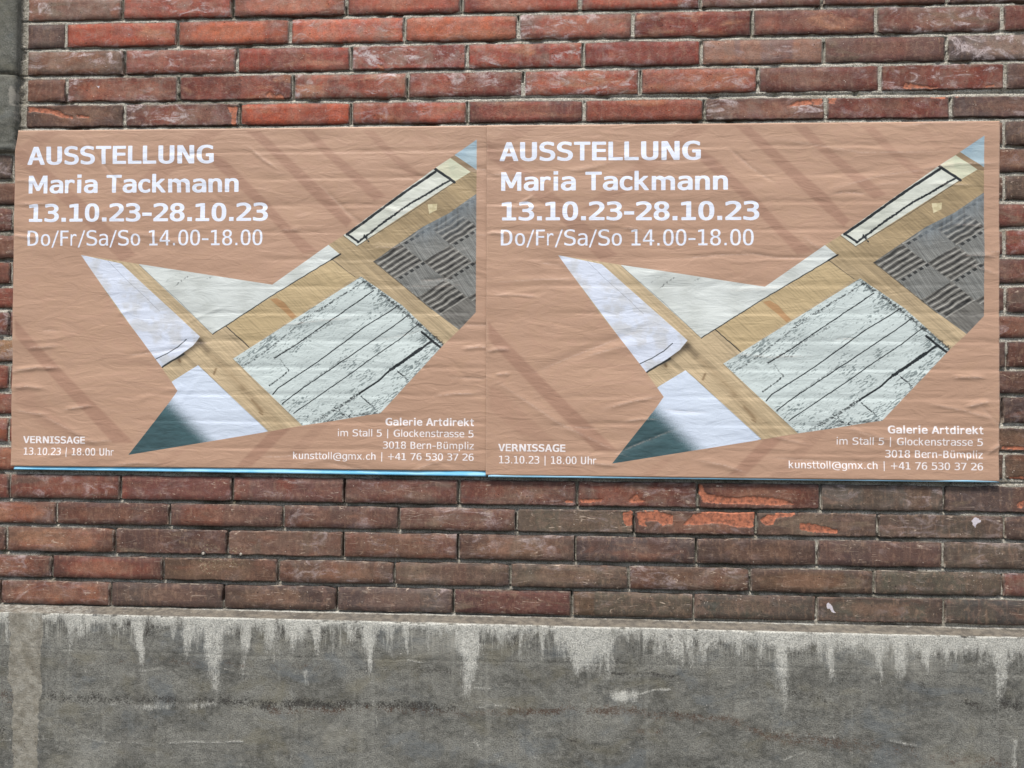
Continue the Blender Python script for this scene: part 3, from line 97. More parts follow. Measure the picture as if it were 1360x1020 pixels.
DRIPS = [(-1.2966,0.0131,0.8401,0.8),(-1.1419,0.0185,0.833,0.9),(-1.1053,0.0407,0.8624,0.7),(-1.0536,0.0166,0.8707,0.8),(-1.0132,0.0239,0.8769,0.8),(-0.9831,0.0294,0.8331,1.0),(-0.9771,0.0183,0.7977,1.0),(-0.9691,0.0092,0.7553,0.5),(-0.9396,0.0293,0.8733,0.6),(-0.9009,0.0073,0.8564,0.6),(-0.8603,0.0273,0.8289,0.9),(-0.8579,0.0091,0.7847,0.5),(-0.835,0.0291,0.8437,0.9),(-0.7996,0.0327,0.7773,1.0),(-0.7878,0.02,0.7105,0.8),(-0.7997,0.0163,0.6397,0.3),(-0.7572,0.0471,0.8774,1.0),(-0.7152,0.0253,0.85,1.0),(-0.7163,0.0163,0.7883,0.9),(-0.6608,0.0252,0.8266,1.0),(-0.6537,0.0072,0.679,0.4),(-0.6033,0.0431,0.8421,1.0),(-0.6064,0.009,0.7998,0.6),(-0.5802,0.0359,0.8708,1.0),(-0.5493,0.0233,0.8293,0.9),(-0.5473,0.0072,0.8083,0.6),(-0.5172,0.0107,0.8371,0.7),(-0.4691,0.025,0.8593,0.8),(-0.4259,0.0196,0.8043,0.9),(-0.4256,0.0071,0.7763,0.6),(-0.4067,0.0213,0.8502,0.8),(-0.3818,0.0177,0.8403,0.7),(-0.3428,0.0089,0.8447,0.8),(-0.3337,0.0071,0.8205,0.5),(-0.3198,0.0053,0.8488,0.5),(-0.2844,0.0141,0.8409,0.7),(-0.2546,0.0123,0.8608,0.8),(-0.2176,0.0105,0.8547,0.5),(-0.189,0.042,0.7876,1.0),(-0.192,0.028,0.7181,0.9),(-0.1866,0.014,0.6957,0.4),(-0.1511,0.028,0.8806,0.6),(-0.1212,0.0245,0.8604,0.7),(-0.0933,0.0209,0.8645,0.7),(-0.0687,0.0105,0.8443,0.7),(-0.0445,0.0157,0.8622,0.7),(-0.0165,0.0139,0.8317,0.8),(0.0145,0.0208,0.874,0.6),(0.0494,0.0587,0.8264,1.0),(0.0565,0.0173,0.7921,0.8),(0.0927,0.0689,0.8172,1.0),(0.1324,0.0172,0.7992,0.8),(0.1015,0.0791,0.7812,0.35),(0.1184,0.0413,0.8557,1.0),(0.1974,0.0154,0.8713,0.7),(0.2248,0.0376,0.8891,0.8),(0.2472,0.0256,0.8416,0.9),(0.2865,0.0239,0.8425,0.9),(0.2951,0.0119,0.8205,0.7),(0.3155,0.0136,0.8175,0.7),(0.3224,0.0068,0.8006,0.5),(0.3461,0.0153,0.8337,0.9),(0.3479,0.0068,0.8047,0.6),(0.3749,0.0475,0.8686,0.9),(0.4309,0.0304,0.8597,0.8),(0.4765,0.0152,0.8131,0.7),(0.4799,0.0084,0.7876,0.4),(0.5051,0.0505,0.8853,0.8),(0.5204,0.0235,0.7887,1.0),(0.5271,0.0168,0.7464,0.9),(0.5372,0.0117,0.7042,0.4),(0.564,0.0469,0.873,0.9),(0.6093,0.0184,0.8418,0.8),(0.6327,0.0267,0.8068,0.8),(0.6293,0.0134,0.7915,0.4),(0.6744,0.0183,0.8655,0.8),(0.6944,0.02,0.8304,0.7),(0.7359,0.0232,0.8111,0.9),(0.7475,0.0099,0.7692,0.5),(0.7808,0.0265,0.8376,0.9),(0.7923,0.0232,0.8075,0.9),(0.7889,0.0099,0.7788,0.3),(0.8403,0.0593,0.8492,0.8),(0.8452,0.0132,0.8139,0.8),(0.8815,0.0082,0.8367,0.8),(0.9095,0.023,0.861,0.7),(0.939,0.0131,0.8499,0.5),(0.9601,0.0098,0.7783,0.4),(0.9783,0.0229,0.8425,0.8),(1.001,0.0326,0.776,0.9),(1.0041,0.0163,0.7342,0.5),(1.0323,0.0228,0.8572,0.7),(-1.3747,0.03,0.8023,0.8),(-1.4318,0.0564,0.837,0.8),(-1.5249,0.0265,0.7626,0.8),(-1.6025,0.0494,0.8511,0.8),(1.0811,0.0293,0.8283,0.8),(1.1219,0.0486,0.8795,0.8),(1.1862,0.0194,0.781,0.8),(1.2512,0.0418,0.8659,0.8)]
BANDS = [('dark',[(-1.2236,0.7201),(-1.0201,0.722),(-0.8553,0.7229),(-0.674,0.726)],0.01,0.8),('dark',[(-0.674,0.7207),(-0.4589,0.7247),(-0.2289,0.7223)],0.012,0.9),('brown',[(-0.6558,0.7053),(-0.4589,0.716),(-0.2289,0.7136),(-0.0541,0.7167)],0.008,0.7),('brown',[(-0.0889,0.7227),(0.0499,0.7299),(0.2048,0.7239),(0.3922,0.7188)],0.01,0.9),('dark',[(-0.0541,0.7236),(0.1189,0.7266),(0.3752,0.7252)],0.006,0.6),('brown',[(0.3922,0.7188),(0.4935,0.686),(0.5607,0.671),(0.6443,0.6768)],0.012,0.8),('brown',[(0.6443,0.6735),(0.7606,0.655),(0.8925,0.6389),(1.0558,0.6272)],0.014,0.6),('dark',[(-0.0886,0.6656),(0.0502,0.6611),(0.1193,0.6408),(0.2051,0.6263),(0.2905,0.6118),(0.3924,0.5997)],0.005,0.5),('dark',[(-0.4228,0.6629),(-0.2989,0.6595),(-0.1584,0.6636),(-0.0886,0.6656)],0.0025,0.5),('dark',[(-1.2225,0.6505),(-1.0928,0.6506),(-0.9274,0.6501)],0.003,0.5),('brown',[(-1.1507,0.8077),(-1.0214,0.8109),(-0.7655,0.8118),(-0.5491,0.8083)],0.006,0.5),('dark',[(-0.5491,0.8047),(-0.3354,0.8118),(-0.212,0.8079)],0.006,0.5),('dark',[(0.1358,0.8165),(0.2045,0.8148),(0.29,0.8135)],0.003,0.8),('dark',[(0.1871,0.8831),(0.1958,0.8403),(0.213,0.8167)],0.002,0.5),('dark',[(0.5439,0.7842),(0.6026,0.7738),(0.6443,0.758)],0.005,0.7),('dark',[(1.0075,0.7678),(1.0564,0.7675)],0.014,0.9),('dark',[(0.9093,0.782),(0.9748,0.7619)],0.007,0.5),('dark',[(0.8221,0.8302),(0.8336,0.8052),(0.8435,0.7853)],0.009,0.6),('dark',[(0.86,0.8143),(0.8765,0.8316)],0.008,0.5),('dark',[(-0.5943,0.8405),(-0.5638,0.8413)],0.01,0.5),('dark',[(-1.3169,0.714),(-1.3155,0.6335)],0.03,0.5),('dark',[(-1.1803,0.9144),(-1.1519,0.8792)],0.024,0.5),('dark',[(-0.5308,0.7701),(-0.5164,0.7617)],0.003,0.8),('lime',[(-1.3152,0.6174),(-1.2407,0.6232),(-1.1849,0.6212),(-1.1109,0.6252),(-1.037,0.6221),(-0.9636,0.6225)],0.0016,0.6),('lime',[(-0.8996,0.6244),(-0.8541,0.6292),(-0.8177,0.6285),(-0.7633,0.6337),(-0.7235,0.6331)],0.002,0.7),('lime',[(-1.0383,0.7091),(-1.0108,0.7134),(-0.9648,0.7057),(-0.9008,0.711)],0.007,0.7),('lime',[(-0.8552,0.7122),(-0.7916,0.7193)],0.009,0.6),('lime',[(-0.5125,0.7303),(-0.459,0.7282),(-0.4056,0.7297)],0.006,0.4),('lime',[(-0.2642,0.7283),(-0.1413,0.7299),(-0.0715,0.7266)],0.003,0.6),('lime',[(-0.1969,0.666),(-0.1582,0.6411),(-0.109,0.5977)],0.008,0.55),('lime',[(0.1498,0.7584),(0.1704,0.7607),(0.191,0.7629)],0.011,1.2),('lime',[(0.191,0.7629),(0.2252,0.7741),(0.2696,0.7856)],0.0022,0.9),('lime',[(0.1927,0.7613),(0.191,0.7492)],0.003,0.9),('lime',[(-0.7109,0.7919),(-0.7053,0.7744)],0.006,0.6),('lime',[(-0.5759,0.7953),(-0.572,0.7726)],0.005,0.8),('lime',[(-0.6095,0.7505),(-0.5985,0.7297)],0.005,0.6),('lime',[(-0.4053,0.6948),(-0.4052,0.6773)],0.003,0.6),('lime',[(0.5019,0.6913),(0.5607,0.6828),(0.6443,0.6853)],0.004,0.5),('lime',[(0.5272,0.6276),(0.5607,0.6388),(0.5858,0.6497)],0.003,0.7),('lime',[(0.7606,0.6819),(0.8185,0.6702)],0.003,0.7),('lime',[(1.0349,0.685),(1.0331,0.6348)],0.005,0.8),('lime',[(-0.6549,0.6263),(-0.628,0.6359),(-0.5829,0.611),(-0.6185,0.5924),(-0.6814,0.5869)],0.02,0.3),('lime',[(-0.0883,0.6294),(-0.0361,0.6137),(0.016,0.5981)],0.016,0.35),('lime',[(-0.7175,0.5805),(-0.6816,0.5992)],0.012,0.4),('lime',[(0.2305,0.7211),(0.2393,0.6358)],0.03,0.25),('lime',[(-0.1409,0.6676),(-0.1406,0.6243)],0.03,0.15),('brown',[(0.2049,0.6827),(0.2562,0.6825)],0.008,0.6),('brown',[(-1.317,0.723),(-1.2981,0.711)],0.02,0.6),('lime',[(-0.9788,0.7906),(-0.9202,0.792)],0.002,0.7),('lime',[(-0.7653,0.7959),(-0.6838,0.7873)],0.002,0.6),('lime',[(-0.3356,0.831),(-0.2967,0.8302)],0.002,0.8),('lime',[(-0.1766,0.7723),(-0.1416,0.7697)],0.003,0.6)]
STRIPE = [(-1.2961, 0.9209), (-1.2963, 0.8222), (-1.2989, 0.7593), (-1.2852, 0.7238), (-1.2861, 0.6612), (-1.2805, 0.5541), (-1.2284, 0.5558), (-1.2204, 0.6363), (-1.2234, 0.7076), (-1.2146, 0.7347), (-1.2216, 0.8239), (-1.2083, 0.9228)]
SCREWS = [[-0.8441, 1.0633], [-0.7508, 1.0631]]
JAMB_X = -1.3085
SHEET_L = [[-1.3194, 1.3058], [-0.1554, 1.3174], [-0.155, 1.2588], [-1.3186, 1.2626]]
SHEET_R = [[-0.151, 1.3176], [1.02, 1.3121], [1.0231, 1.2594], [-0.1506, 1.2578]]
HOLE = [-0.7848, 1.0953]

scene = bpy.context.scene
col = scene.collection

# ------------------------------------------------------------------ camera
cd = bpy.data.cameras.new('camera'); cam = bpy.data.objects.new('camera', cd); col.objects.link(cam)
R3 = Matrix(CAM_ROT)
cam.matrix_world = Matrix.Translation(CAM_LOC) @ R3.to_4x4()
cd.sensor_width = 36.0; cd.lens = 36.0*1020.0/1360.0
cd.clip_start = 0.05; cd.clip_end = 500
scene.camera = cam

# ------------------------------------------------------------------ light
SUN_EL, SUN_AZ = math.radians(62), math.radians(-24)      # azimuth measured from straight in front of the wall, minus = from the left
world = bpy.data.worlds.new('World'); scene.world = world; world.use_nodes = True
wn = world.node_tree; bg = wn.nodes['Background']
sky = wn.nodes.new('ShaderNodeTexSky'); sky.sky_type = 'NISHITA'; sky.sun_disc = False
sky.sun_elevation = SUN_EL; sky.sun_rotation = math.radians(180) + SUN_AZ
sky.air_density = 1.0; sky.dust_density = 3.0; sky.ozone_density = 0.6
wn.links.new(sky.outputs[0], bg.inputs[0]); bg.inputs[1].default_value = 0.085
sd = bpy.data.lights.new('sun', 'SUN'); sd.energy = 3.0; sd.angle = math.radians(10); sd.color = (1.0, 0.95, 0.88)
sun = bpy.data.objects.new('sun', sd); col.objects.link(sun)
sdir = Vector((math.sin(SUN_AZ)*math.cos(SUN_EL), -math.cos(SUN_AZ)*math.cos(SUN_EL), math.sin(SUN_EL)))
sun.rotation_euler = sdir.to_track_quat('Z', 'Y').to_euler()
scene.view_settings.view_transform = 'Standard'; scene.view_settings.look = 'None'
scene.view_settings.exposure = 0.66; scene.view_settings.gamma = 1; scene.view_settings.use_curve_mapping = False

# ------------------------------------------------------------------ helpers
def lin(c):
    v = np.array(c[:3], float)/255.0
    return np.where(v <= 0.04045, v/12.92, ((v+0.055)/1.055)**2.4)
def sstep(a, b, x):
    t = np.clip((x-a)/(b-a), 0, 1); return t*t*(3-2*t)
RT = {}
def noise(x, y, seed=0):
    if seed not in RT: RT[seed] = np.random.RandomState(seed).rand(256, 256).astype(np.float32)
    T = RT[seed]
    xi = np.floor(x).astype(np.int64); yi = np.floor(y).astype(np.int64)
    fx = (x-xi).astype(np.float32); fy = (y-yi).astype(np.float32)
    fx = fx*fx*(3-2*fx); fy = fy*fy*(3-2*fy)
    a = T[yi & 255, xi & 255]; b = T[yi & 255, (xi+1) & 255]; c = T[(yi+1) & 255, xi & 255]; d = T[(yi+1) & 255, (xi+1) & 255]
    return (a+(b-a)*fx)*(1-fy)+(c+(d-c)*fx)*fy
def fbm(x, y, seed=0, octs=4):
    s = 0; a = 1; t = 0
    for i in range(octs):
        s = s+a*noise(x*2**i+17*i, y*2**i+31*i, seed+i); t += a; a *= .5
    return s/t
def segdist(X, Z, pts):
    best = np.full(X.shape, 1e9)
    for (x0, z0), (x1, z1) in zip(pts[:-1], pts[1:]):
        dx, dz = x1-x0, z1-z0; L2 = dx*dx+dz*dz+1e-12
        t = np.clip(((X-x0)*dx+(Z-z0)*dz)/L2, 0, 1)
        best = np.minimum(best, np.hypot(X-x0-t*dx, Z-z0-t*dz))
    return best
def inpoly(X, Z, pts):
    r = np.zeros(X.shape, bool); n = len(pts)
    for i in range(n):
        x0, z0 = pts[i]; x1, z1 = pts[(i+1) % n]
        if z0 == z1: continue
        c = (z0 > Z) != (z1 > Z)
        r ^= c & (X < (x1-x0)*(Z-z0)/(z1-z0)+x0)
    return r
def grid_mesh(name, P, closed=False):
    ny, nx = P.shape[:2]
    me = bpy.data.meshes.new(name)
    me.vertices.add(nx*ny); me.vertices.foreach_set('co', P.reshape(-1).astype(np.float32))
    i = np.arange(nx*ny).reshape(ny, nx)
    q = np.stack([i[:-1, :-1], i[:-1, 1:], i[1:, 1:], i[1:, :-1]], -1).reshape(-1)
    nf = (nx-1)*(ny-1)
    me.loops.add(nf*4); me.loops.foreach_set('vertex_index', q.astype(np.int32))
    me.polygons.add(nf); me.polygons.foreach_set('loop_start', (np.arange(nf)*4).astype(np.int32))
    me.update(calc_edges=True); me.validate()
    me.polygons.foreach_set('use_smooth', np.ones(len(me.polygons), bool))
    return me
def fattr(me, name, vals):
    a = me.attributes.new(name, 'FLOAT', 'POINT'); a.data.foreach_set('value', np.asarray(vals, np.float32).reshape(-1))
def link(name, me, mat=None, parent=None):
    o = bpy.data.objects.new(name, me); col.objects.link(o)
    if mat is not None and me is not None and not me.materials: me.materials.append(mat)
    if parent: o.parent = parent
    return o
def tag(o, label=None, cat=None, group=None, kind=None):
    for k, v in (('label', label), ('category', cat), ('group', group), ('kind', kind)):
        if v: o[k] = v
    return o

class NT:
    def __init__(s, name):
        s.m = bpy.data.materials.new(name); s.m.use_nodes = True; s.t = s.m.node_tree
        s.b = s.t.nodes['Principled BSDF']
    def n(s, typ, **kw):
        nd = s.t.nodes.new('ShaderNode'+typ)
        for k, v in kw.items(): setattr(nd, k, v)
        return nd
    def put(s, sock, v):
        if hasattr(v, 'links') or isinstance(v, bpy.types.NodeSocket): s.t.links.new(v, sock)
        else:
            if isinstance(v, (list, tuple, np.ndarray)) and len(v) == 3 and sock.type == 'RGBA': v = (*v, 1)
            sock.default_value = v
    def math(s, op, a, b=0.0, c=0.0, clamp=False):
        nd = s.n('Math', operation=op, use_clamp=clamp)
        for i, v in enumerate((a, b, c)): s.put(nd.inputs[i], v)
        return nd.outputs[0]
    def noise(s, vec, scale, detail=4, rough=.55, dist=0.0):
        nd = s.n('TexNoise'); s.put(nd.inputs['Vector'], vec); nd.inputs['Scale'].default_value = scale
        nd.inputs['Detail'].default_value = detail; nd.inputs['Roughness'].default_value = rough; nd.inputs['Distortion'].default_value = dist
        return nd.outputs['Fac']
    def vor(s, vec, scale, feature='F1'):
        nd = s.n('TexVoronoi', feature=feature); s.put(nd.inputs['Vector'], vec); nd.inputs['Scale'].default_value = scale
        return nd.outputs['Distance']
    def ramp(s, x, a, b, lo=0.0, hi=1.0):
        nd = s.n('MapRange', interpolation_type='SMOOTHSTEP'); nd.clamp = True
        for i, v in enumerate((x, a, b, lo, hi)): s.put(nd.inputs[i], v)
        return nd.outputs[0]
    def mix(s, f, a, b, mode='MIX'):
        nd = s.n('Mix', data_type='RGBA', blend_type=mode)
        s.put(nd.inputs[0], f); s.put(nd.inputs[6], a); s.put(nd.inputs[7], b); return nd.outputs[2]
    def attr(s, name, obj=False, out=2):
        nd = s.n('Attribute', attribute_name=name); nd.attribute_type = 'OBJECT' if obj else 'GEOMETRY'; return nd.outputs[out]
    def mapping(s, vec, scale=(1, 1, 1), rot=(0, 0, 0), loc=(0, 0, 0)):
        nd = s.n('Mapping'); s.put(nd.inputs[0], vec); nd.inputs['Scale'].default_value = scale; nd.inputs['Rotation'].default_value = rot
        s.put(nd.inputs['Location'], loc); return nd.outputs[0]
    def bump(s, h, dist, strength=1.0, normal=None):
        nd = s.n('Bump'); s.put(nd.inputs['Height'], h); nd.inputs['Distance'].default_value = dist; nd.inputs['Strength'].default_value = strength
        if normal is not None: s.put(nd.inputs['Normal'], normal)
        return nd.outputs[0]
    def done(s, color, rough=.8, normal=None, spec=.3):
        s.put(s.b.inputs['Base Color'], color); s.put(s.b.inputs['Roughness'], rough)
        s.b.inputs['Specular IOR Level'].default_value = spec
        if normal is not None: s.put(s.b.inputs['Normal'], normal)
        return s.m

# ------------------------------------------------------------------ materials
def brick_material():
    k = NT('fired_clay')
    tc = k.n('TexCoord'); geo = k.n('NewGeometry'); wp = geo.outputs['Position']
    oi = k.n('ObjectInfo'); rnd = oi.outputs['Random']
    base = k.attr('tone', True, 0); lime_a = k.attr('lime', True); scr_a = k.attr('scratch', True); warm = k.attr('warm', True)
    chip = k.attr('chip'); dab = k.attr('dab')
    off = k.n('CombineXYZ'); k.put(off.inputs[0], k.math('MULTIPLY', rnd, 37.0)); k.put(off.inputs[1], k.math('MULTIPLY', rnd, 91.0)); k.put(off.inputs[2], k.math('MULTIPLY', rnd, 53.0))
    va = k.n('VectorMath', operation='ADD'); k.put(va.inputs[0], wp); k.put(va.inputs[1], off.outputs[0]); v = va.outputs[0]
    tb = k.noise(k.mapping(v, (1, 1, .22), (0, .12, 0), (1, 9, 4)), 8.5, 3, .5, .5)
    base = k.mix(k.ramp(tb, .50, .58), base, k.attr('tone_b', True, 0))
    tb2 = k.noise(k.mapping(v, (.5, 1, 1.8), (0, -.1, 0), (6, 2, 8)), 15, 4, .55, .7)
    base = k.mix(k.ramp(tb2, .52, .68, 0, .7), base, k.attr('tone_c', True, 0))
    # uneven firing: patches of darker purple and brighter orange
    n1 = k.noise(k.mapping(v, (1, 1, 2.2)), 9, 3, .6, .6)
    c = k.mix(k.ramp(n1, .48, .72, 0, .4), base, k.mix(.5, base, (*lin((92, 72, 72)),)))
    n2 = k.noise(k.mapping(v, (1, 1, 1.6), loc=(3, 1, 7)), 7, 3, .55, .4)
    c = k.mix(k.math('MULTIPLY', k.ramp(n2, .52, .72), warm), c, lin((178, 106, 82)))
    # darker, sooty rim
    sep = k.n('SeparateXYZ'); k.put(sep.inputs[0], tc.outputs['Generated'])
    ex = k.math('MULTIPLY', k.math('MINIMUM', sep.outputs[0], k.math('SUBTRACT', 1.0, sep.outputs[0])), .27)
    ez = k.math('MULTIPLY', k.math('MINIMUM', sep.outputs[2], k.math('SUBTRACT', 1.0, sep.outputs[2])), .057)
    e = k.math('MINIMUM', ex, ez)
    en = k.math('ADD', e, k.math('MULTIPLY', k.math('SUBTRACT', k.noise(v, 60, 4, .6), .5), .010))
    c = k.mix(k.ramp(en, .0006, .0060, .72, 0), c, lin((54, 45, 42)))
    core = k.attr('core', True)
    px = k.math('MULTIPLY', k.math('SUBTRACT', sep.outputs[0], .5), 2.1); pz = k.math('MULTIPLY', k.math('SUBTRACT', sep.outputs[2], .5), 2.2)
    rr = k.math('ADD', k.math('ADD', k.math('POWER', k.math('ABSOLUTE', px), 2.4), k.math('POWER', k.math('ABSOLUTE', pz), 2.4)), k.math('MULTIPLY', k.math('SUBTRACT', k.noise(v, 22, 4, .6), .5), 1.3))
    c = k.mix(k.math('MULTIPLY', k.ramp(rr, .35, 1.05), core), c, k.mix(.7, c, lin((70, 52, 48))))
    c = k.mix(k.math('MULTIPLY', k.ramp(rr, .5, .05), k.math('MULTIPLY', core, .35)), c, lin((176, 132, 106)))
    # pale worn arrises, plus a lit highlight painted along the top edge
    ar = k.math('MULTIPLY', k.ramp(k.math('MINIMUM', k.math('MULTIPLY', k.math('SUBTRACT', 1.0, sep.outputs[2]), .057), k.math('MULTIPLY', ex, 1.0)), .0006, .0028, 1, 0), k.ramp(k.noise(v, 42, 4, .7), .44, .62))
    c = k.mix(k.math('MULTIPLY', ar, .6), c, lin((176, 168, 154)))
    bt = k.noise(k.mapping(v, (1, 1, 1.5), loc=(8, 8, 1)), 19, 5, .62, .8); c = k.mix(k.ramp(bt, .54, .7, 0, .5), c, k.mix(.5, c, lin((70, 54, 52)))); c = k.mix(k.ramp(bt, .47, .34, 0, .35), c, k.mix(.5, c, lin((190, 150, 130))))
    # fine grain
    g = k.noise(v, 420, 4, .65); c = k.mix(k.ramp(g, .35, .65, .0, .5), c, k.mix(.65, c, (.02, .016, .014)))
    mo = k.noise(v, 75, 5, .7, .3); c = k.mix(k.ramp(mo, .36, .62, .45, 0), c, k.mix(.6, c, lin((64, 46, 42))))
    g2 = k.noise(k.mapping(v, (1, 1, .55)), 130, 4, .6); c = k.mix(k.ramp(g2, .5, .72, 0, .45), c, k.mix(.55, c, lin((170, 140, 116))))
    # vertical casting streaks
    st = k.noise(k.mapping(v, (150, 20, 6)), 1, 2, .5); c = k.mix(k.ramp(st, .55, .8, 0, .2), c, lin((150, 118, 98)))
    # lime bloom
    l1 = k.noise(k.mapping(v, (1, 1, 2.), (0, .35, 0)), 16, 6, .68, 1.4)
    lm = k.math('MULTIPLY', k.math('MULTIPLY', k.ramp(l1, .49, .66), lime_a), k.ramp(k.noise(k.mapping(v, loc=(2, 2, 2)), 8, 2), .42, .58, .15, 1))
    lm = k.math('MULTIPLY', lm, k.ramp(k.noise(v, 240, 3, .6), .32, .6, .35, 1))
    c = k.mix(lm, c, lin((190, 176, 176)))
    # grey dust film
    d1 = k.noise(v, 26, 5, .65, .5); c = k.mix(k.math('MULTIPLY', k.ramp(d1, .42, .68), k.math('MULTIPLY', lime_a, .35)), c, lin((140, 130, 118)))
    # hair scratches, two directions
    for ang, sc, sd_ in ((.5, 11, 0), (-.9, 14, 5), (.12, 9, 11)):
        sv = k.mapping(v, (.8, 1, 6.0), (0, ang, 0), (sd_, sd_, sd_))
        s1 = k.math('ABSOLUTE', k.math('SUBTRACT', k.noise(sv, sc, .8, .5, .1), .5))
        m1 = k.math('MULTIPLY', k.ramp(s1, .0, .0085, 1, 0), k.ramp(k.noise(k.mapping(v, loc=(sd_, 3, 1)), 30, 4, .7), .53, .61))
        c = k.mix(k.math('MULTIPLY', k.math('MULTIPLY', m1, scr_a), .8), c, lin((196, 178, 160)))
    # lime specks
    sp = k.math('MULTIPLY', k.ramp(k.vor(v, 130), .10, .17, 1, 0), k.ramp(k.noise(v, 45, 3), .58, .66))
    c = k.mix(k.math('MULTIPLY', sp, .75), c, lin((205, 195, 182)))
    # dark pits
    pt = k.math('MULTIPLY', k.ramp(k.vor(k.mapping(v, loc=(5, 5, 5)), 95), .08, .16, 1, 0), k.ramp(k.noise(v, 30, 2), .55, .65)); c = k.mix(k.math('MULTIPLY', pt, .7), c, (.012, .01, .009))
    ck = k.ramp(k.math('ADD', chip, k.math('MULTIPLY', k.math('SUBTRACT', k.noise(k.mapping(v, (1, 1, 2)), 130, 5, .75), .5), 1.9)), .42, .62)
    oc = k.mix(k.ramp(k.noise(v, 110, 4, .7), .35, .7), lin((180, 112, 84)), lin((112, 74, 60)))
    c = k.mix(ck, c, oc)
    dk = k.ramp(k.math('ADD', dab, k.math('MULTIPLY', k.math('SUBTRACT', k.noise(v, 200, 4, .7), .5), 1.5)), .45, .7)
    c = k.mix(k.math('MULTIPLY', dk, .9), c, k.mix(k.ramp(dab, .45, .6), lin((168, 158, 128)), lin((205, 200, 208))))
    h = k.math('ADD', k.math('MULTIPLY', k.noise(v, 45, 5, .6), .7), k.math('MULTIPLY', g, .35))
    h = k.math('SUBTRACT', h, k.math('MULTIPLY', pt, .6))
    rg = k.ramp(k.noise(v, 60, 3), .3, .7, .52, .8)
    return k.done(c, rg, k.bump(h, .0030, .9), .35)

def mortar_material():
    k = NT('lime_mortar')
    wp = k.n('NewGeometry').outputs['Position']
    dirt_shade = k.attr('dirt_shade')
    n = k.noise(wp, 300, 5, .7); n2 = k.noise(wp, 14, 4, .6); sp = k.vor(wp, 330)
    c = k.mix(k.ramp(n, .33, .66), lin((140, 136, 124)), lin((222, 218, 206)))
    c = k.mix(k.ramp(n2, .45, .7, 0, .5), c, lin((128, 120, 102)))
    c = k.mix(k.math('MULTIPLY', dirt_shade, k.ramp(k.noise(wp, 55, 4, .6), .25, .6, .55, 1)), c, lin((74, 70, 56)))
    pit = k.math('MULTIPLY', k.ramp(k.vor(wp, 150), .14, .26, 1, 0), k.ramp(k.noise(wp, 35, 3), .45, .58)); c = k.mix(k.math('MULTIPLY', pit, .8), c, lin((40, 37, 32)))
    c = k.mix(k.ramp(sp, .12, .22, .55, 0), c, lin((206, 202, 192)))
    mo = k.math('MULTIPLY', k.ramp(k.noise(k.mapping(wp, loc=(4, 2, 9)), 22, 4, .6), .6, .72), .5); c = k.mix(mo, c, lin((92, 92, 58)))
    h = k.math('ADD', k.noise(wp, 190, 5, .75), k.math('MULTIPLY', k.noise(wp, 60, 3), .8))
    return k.done(c, .95, k.bump(h, .006, 1.0), .15)

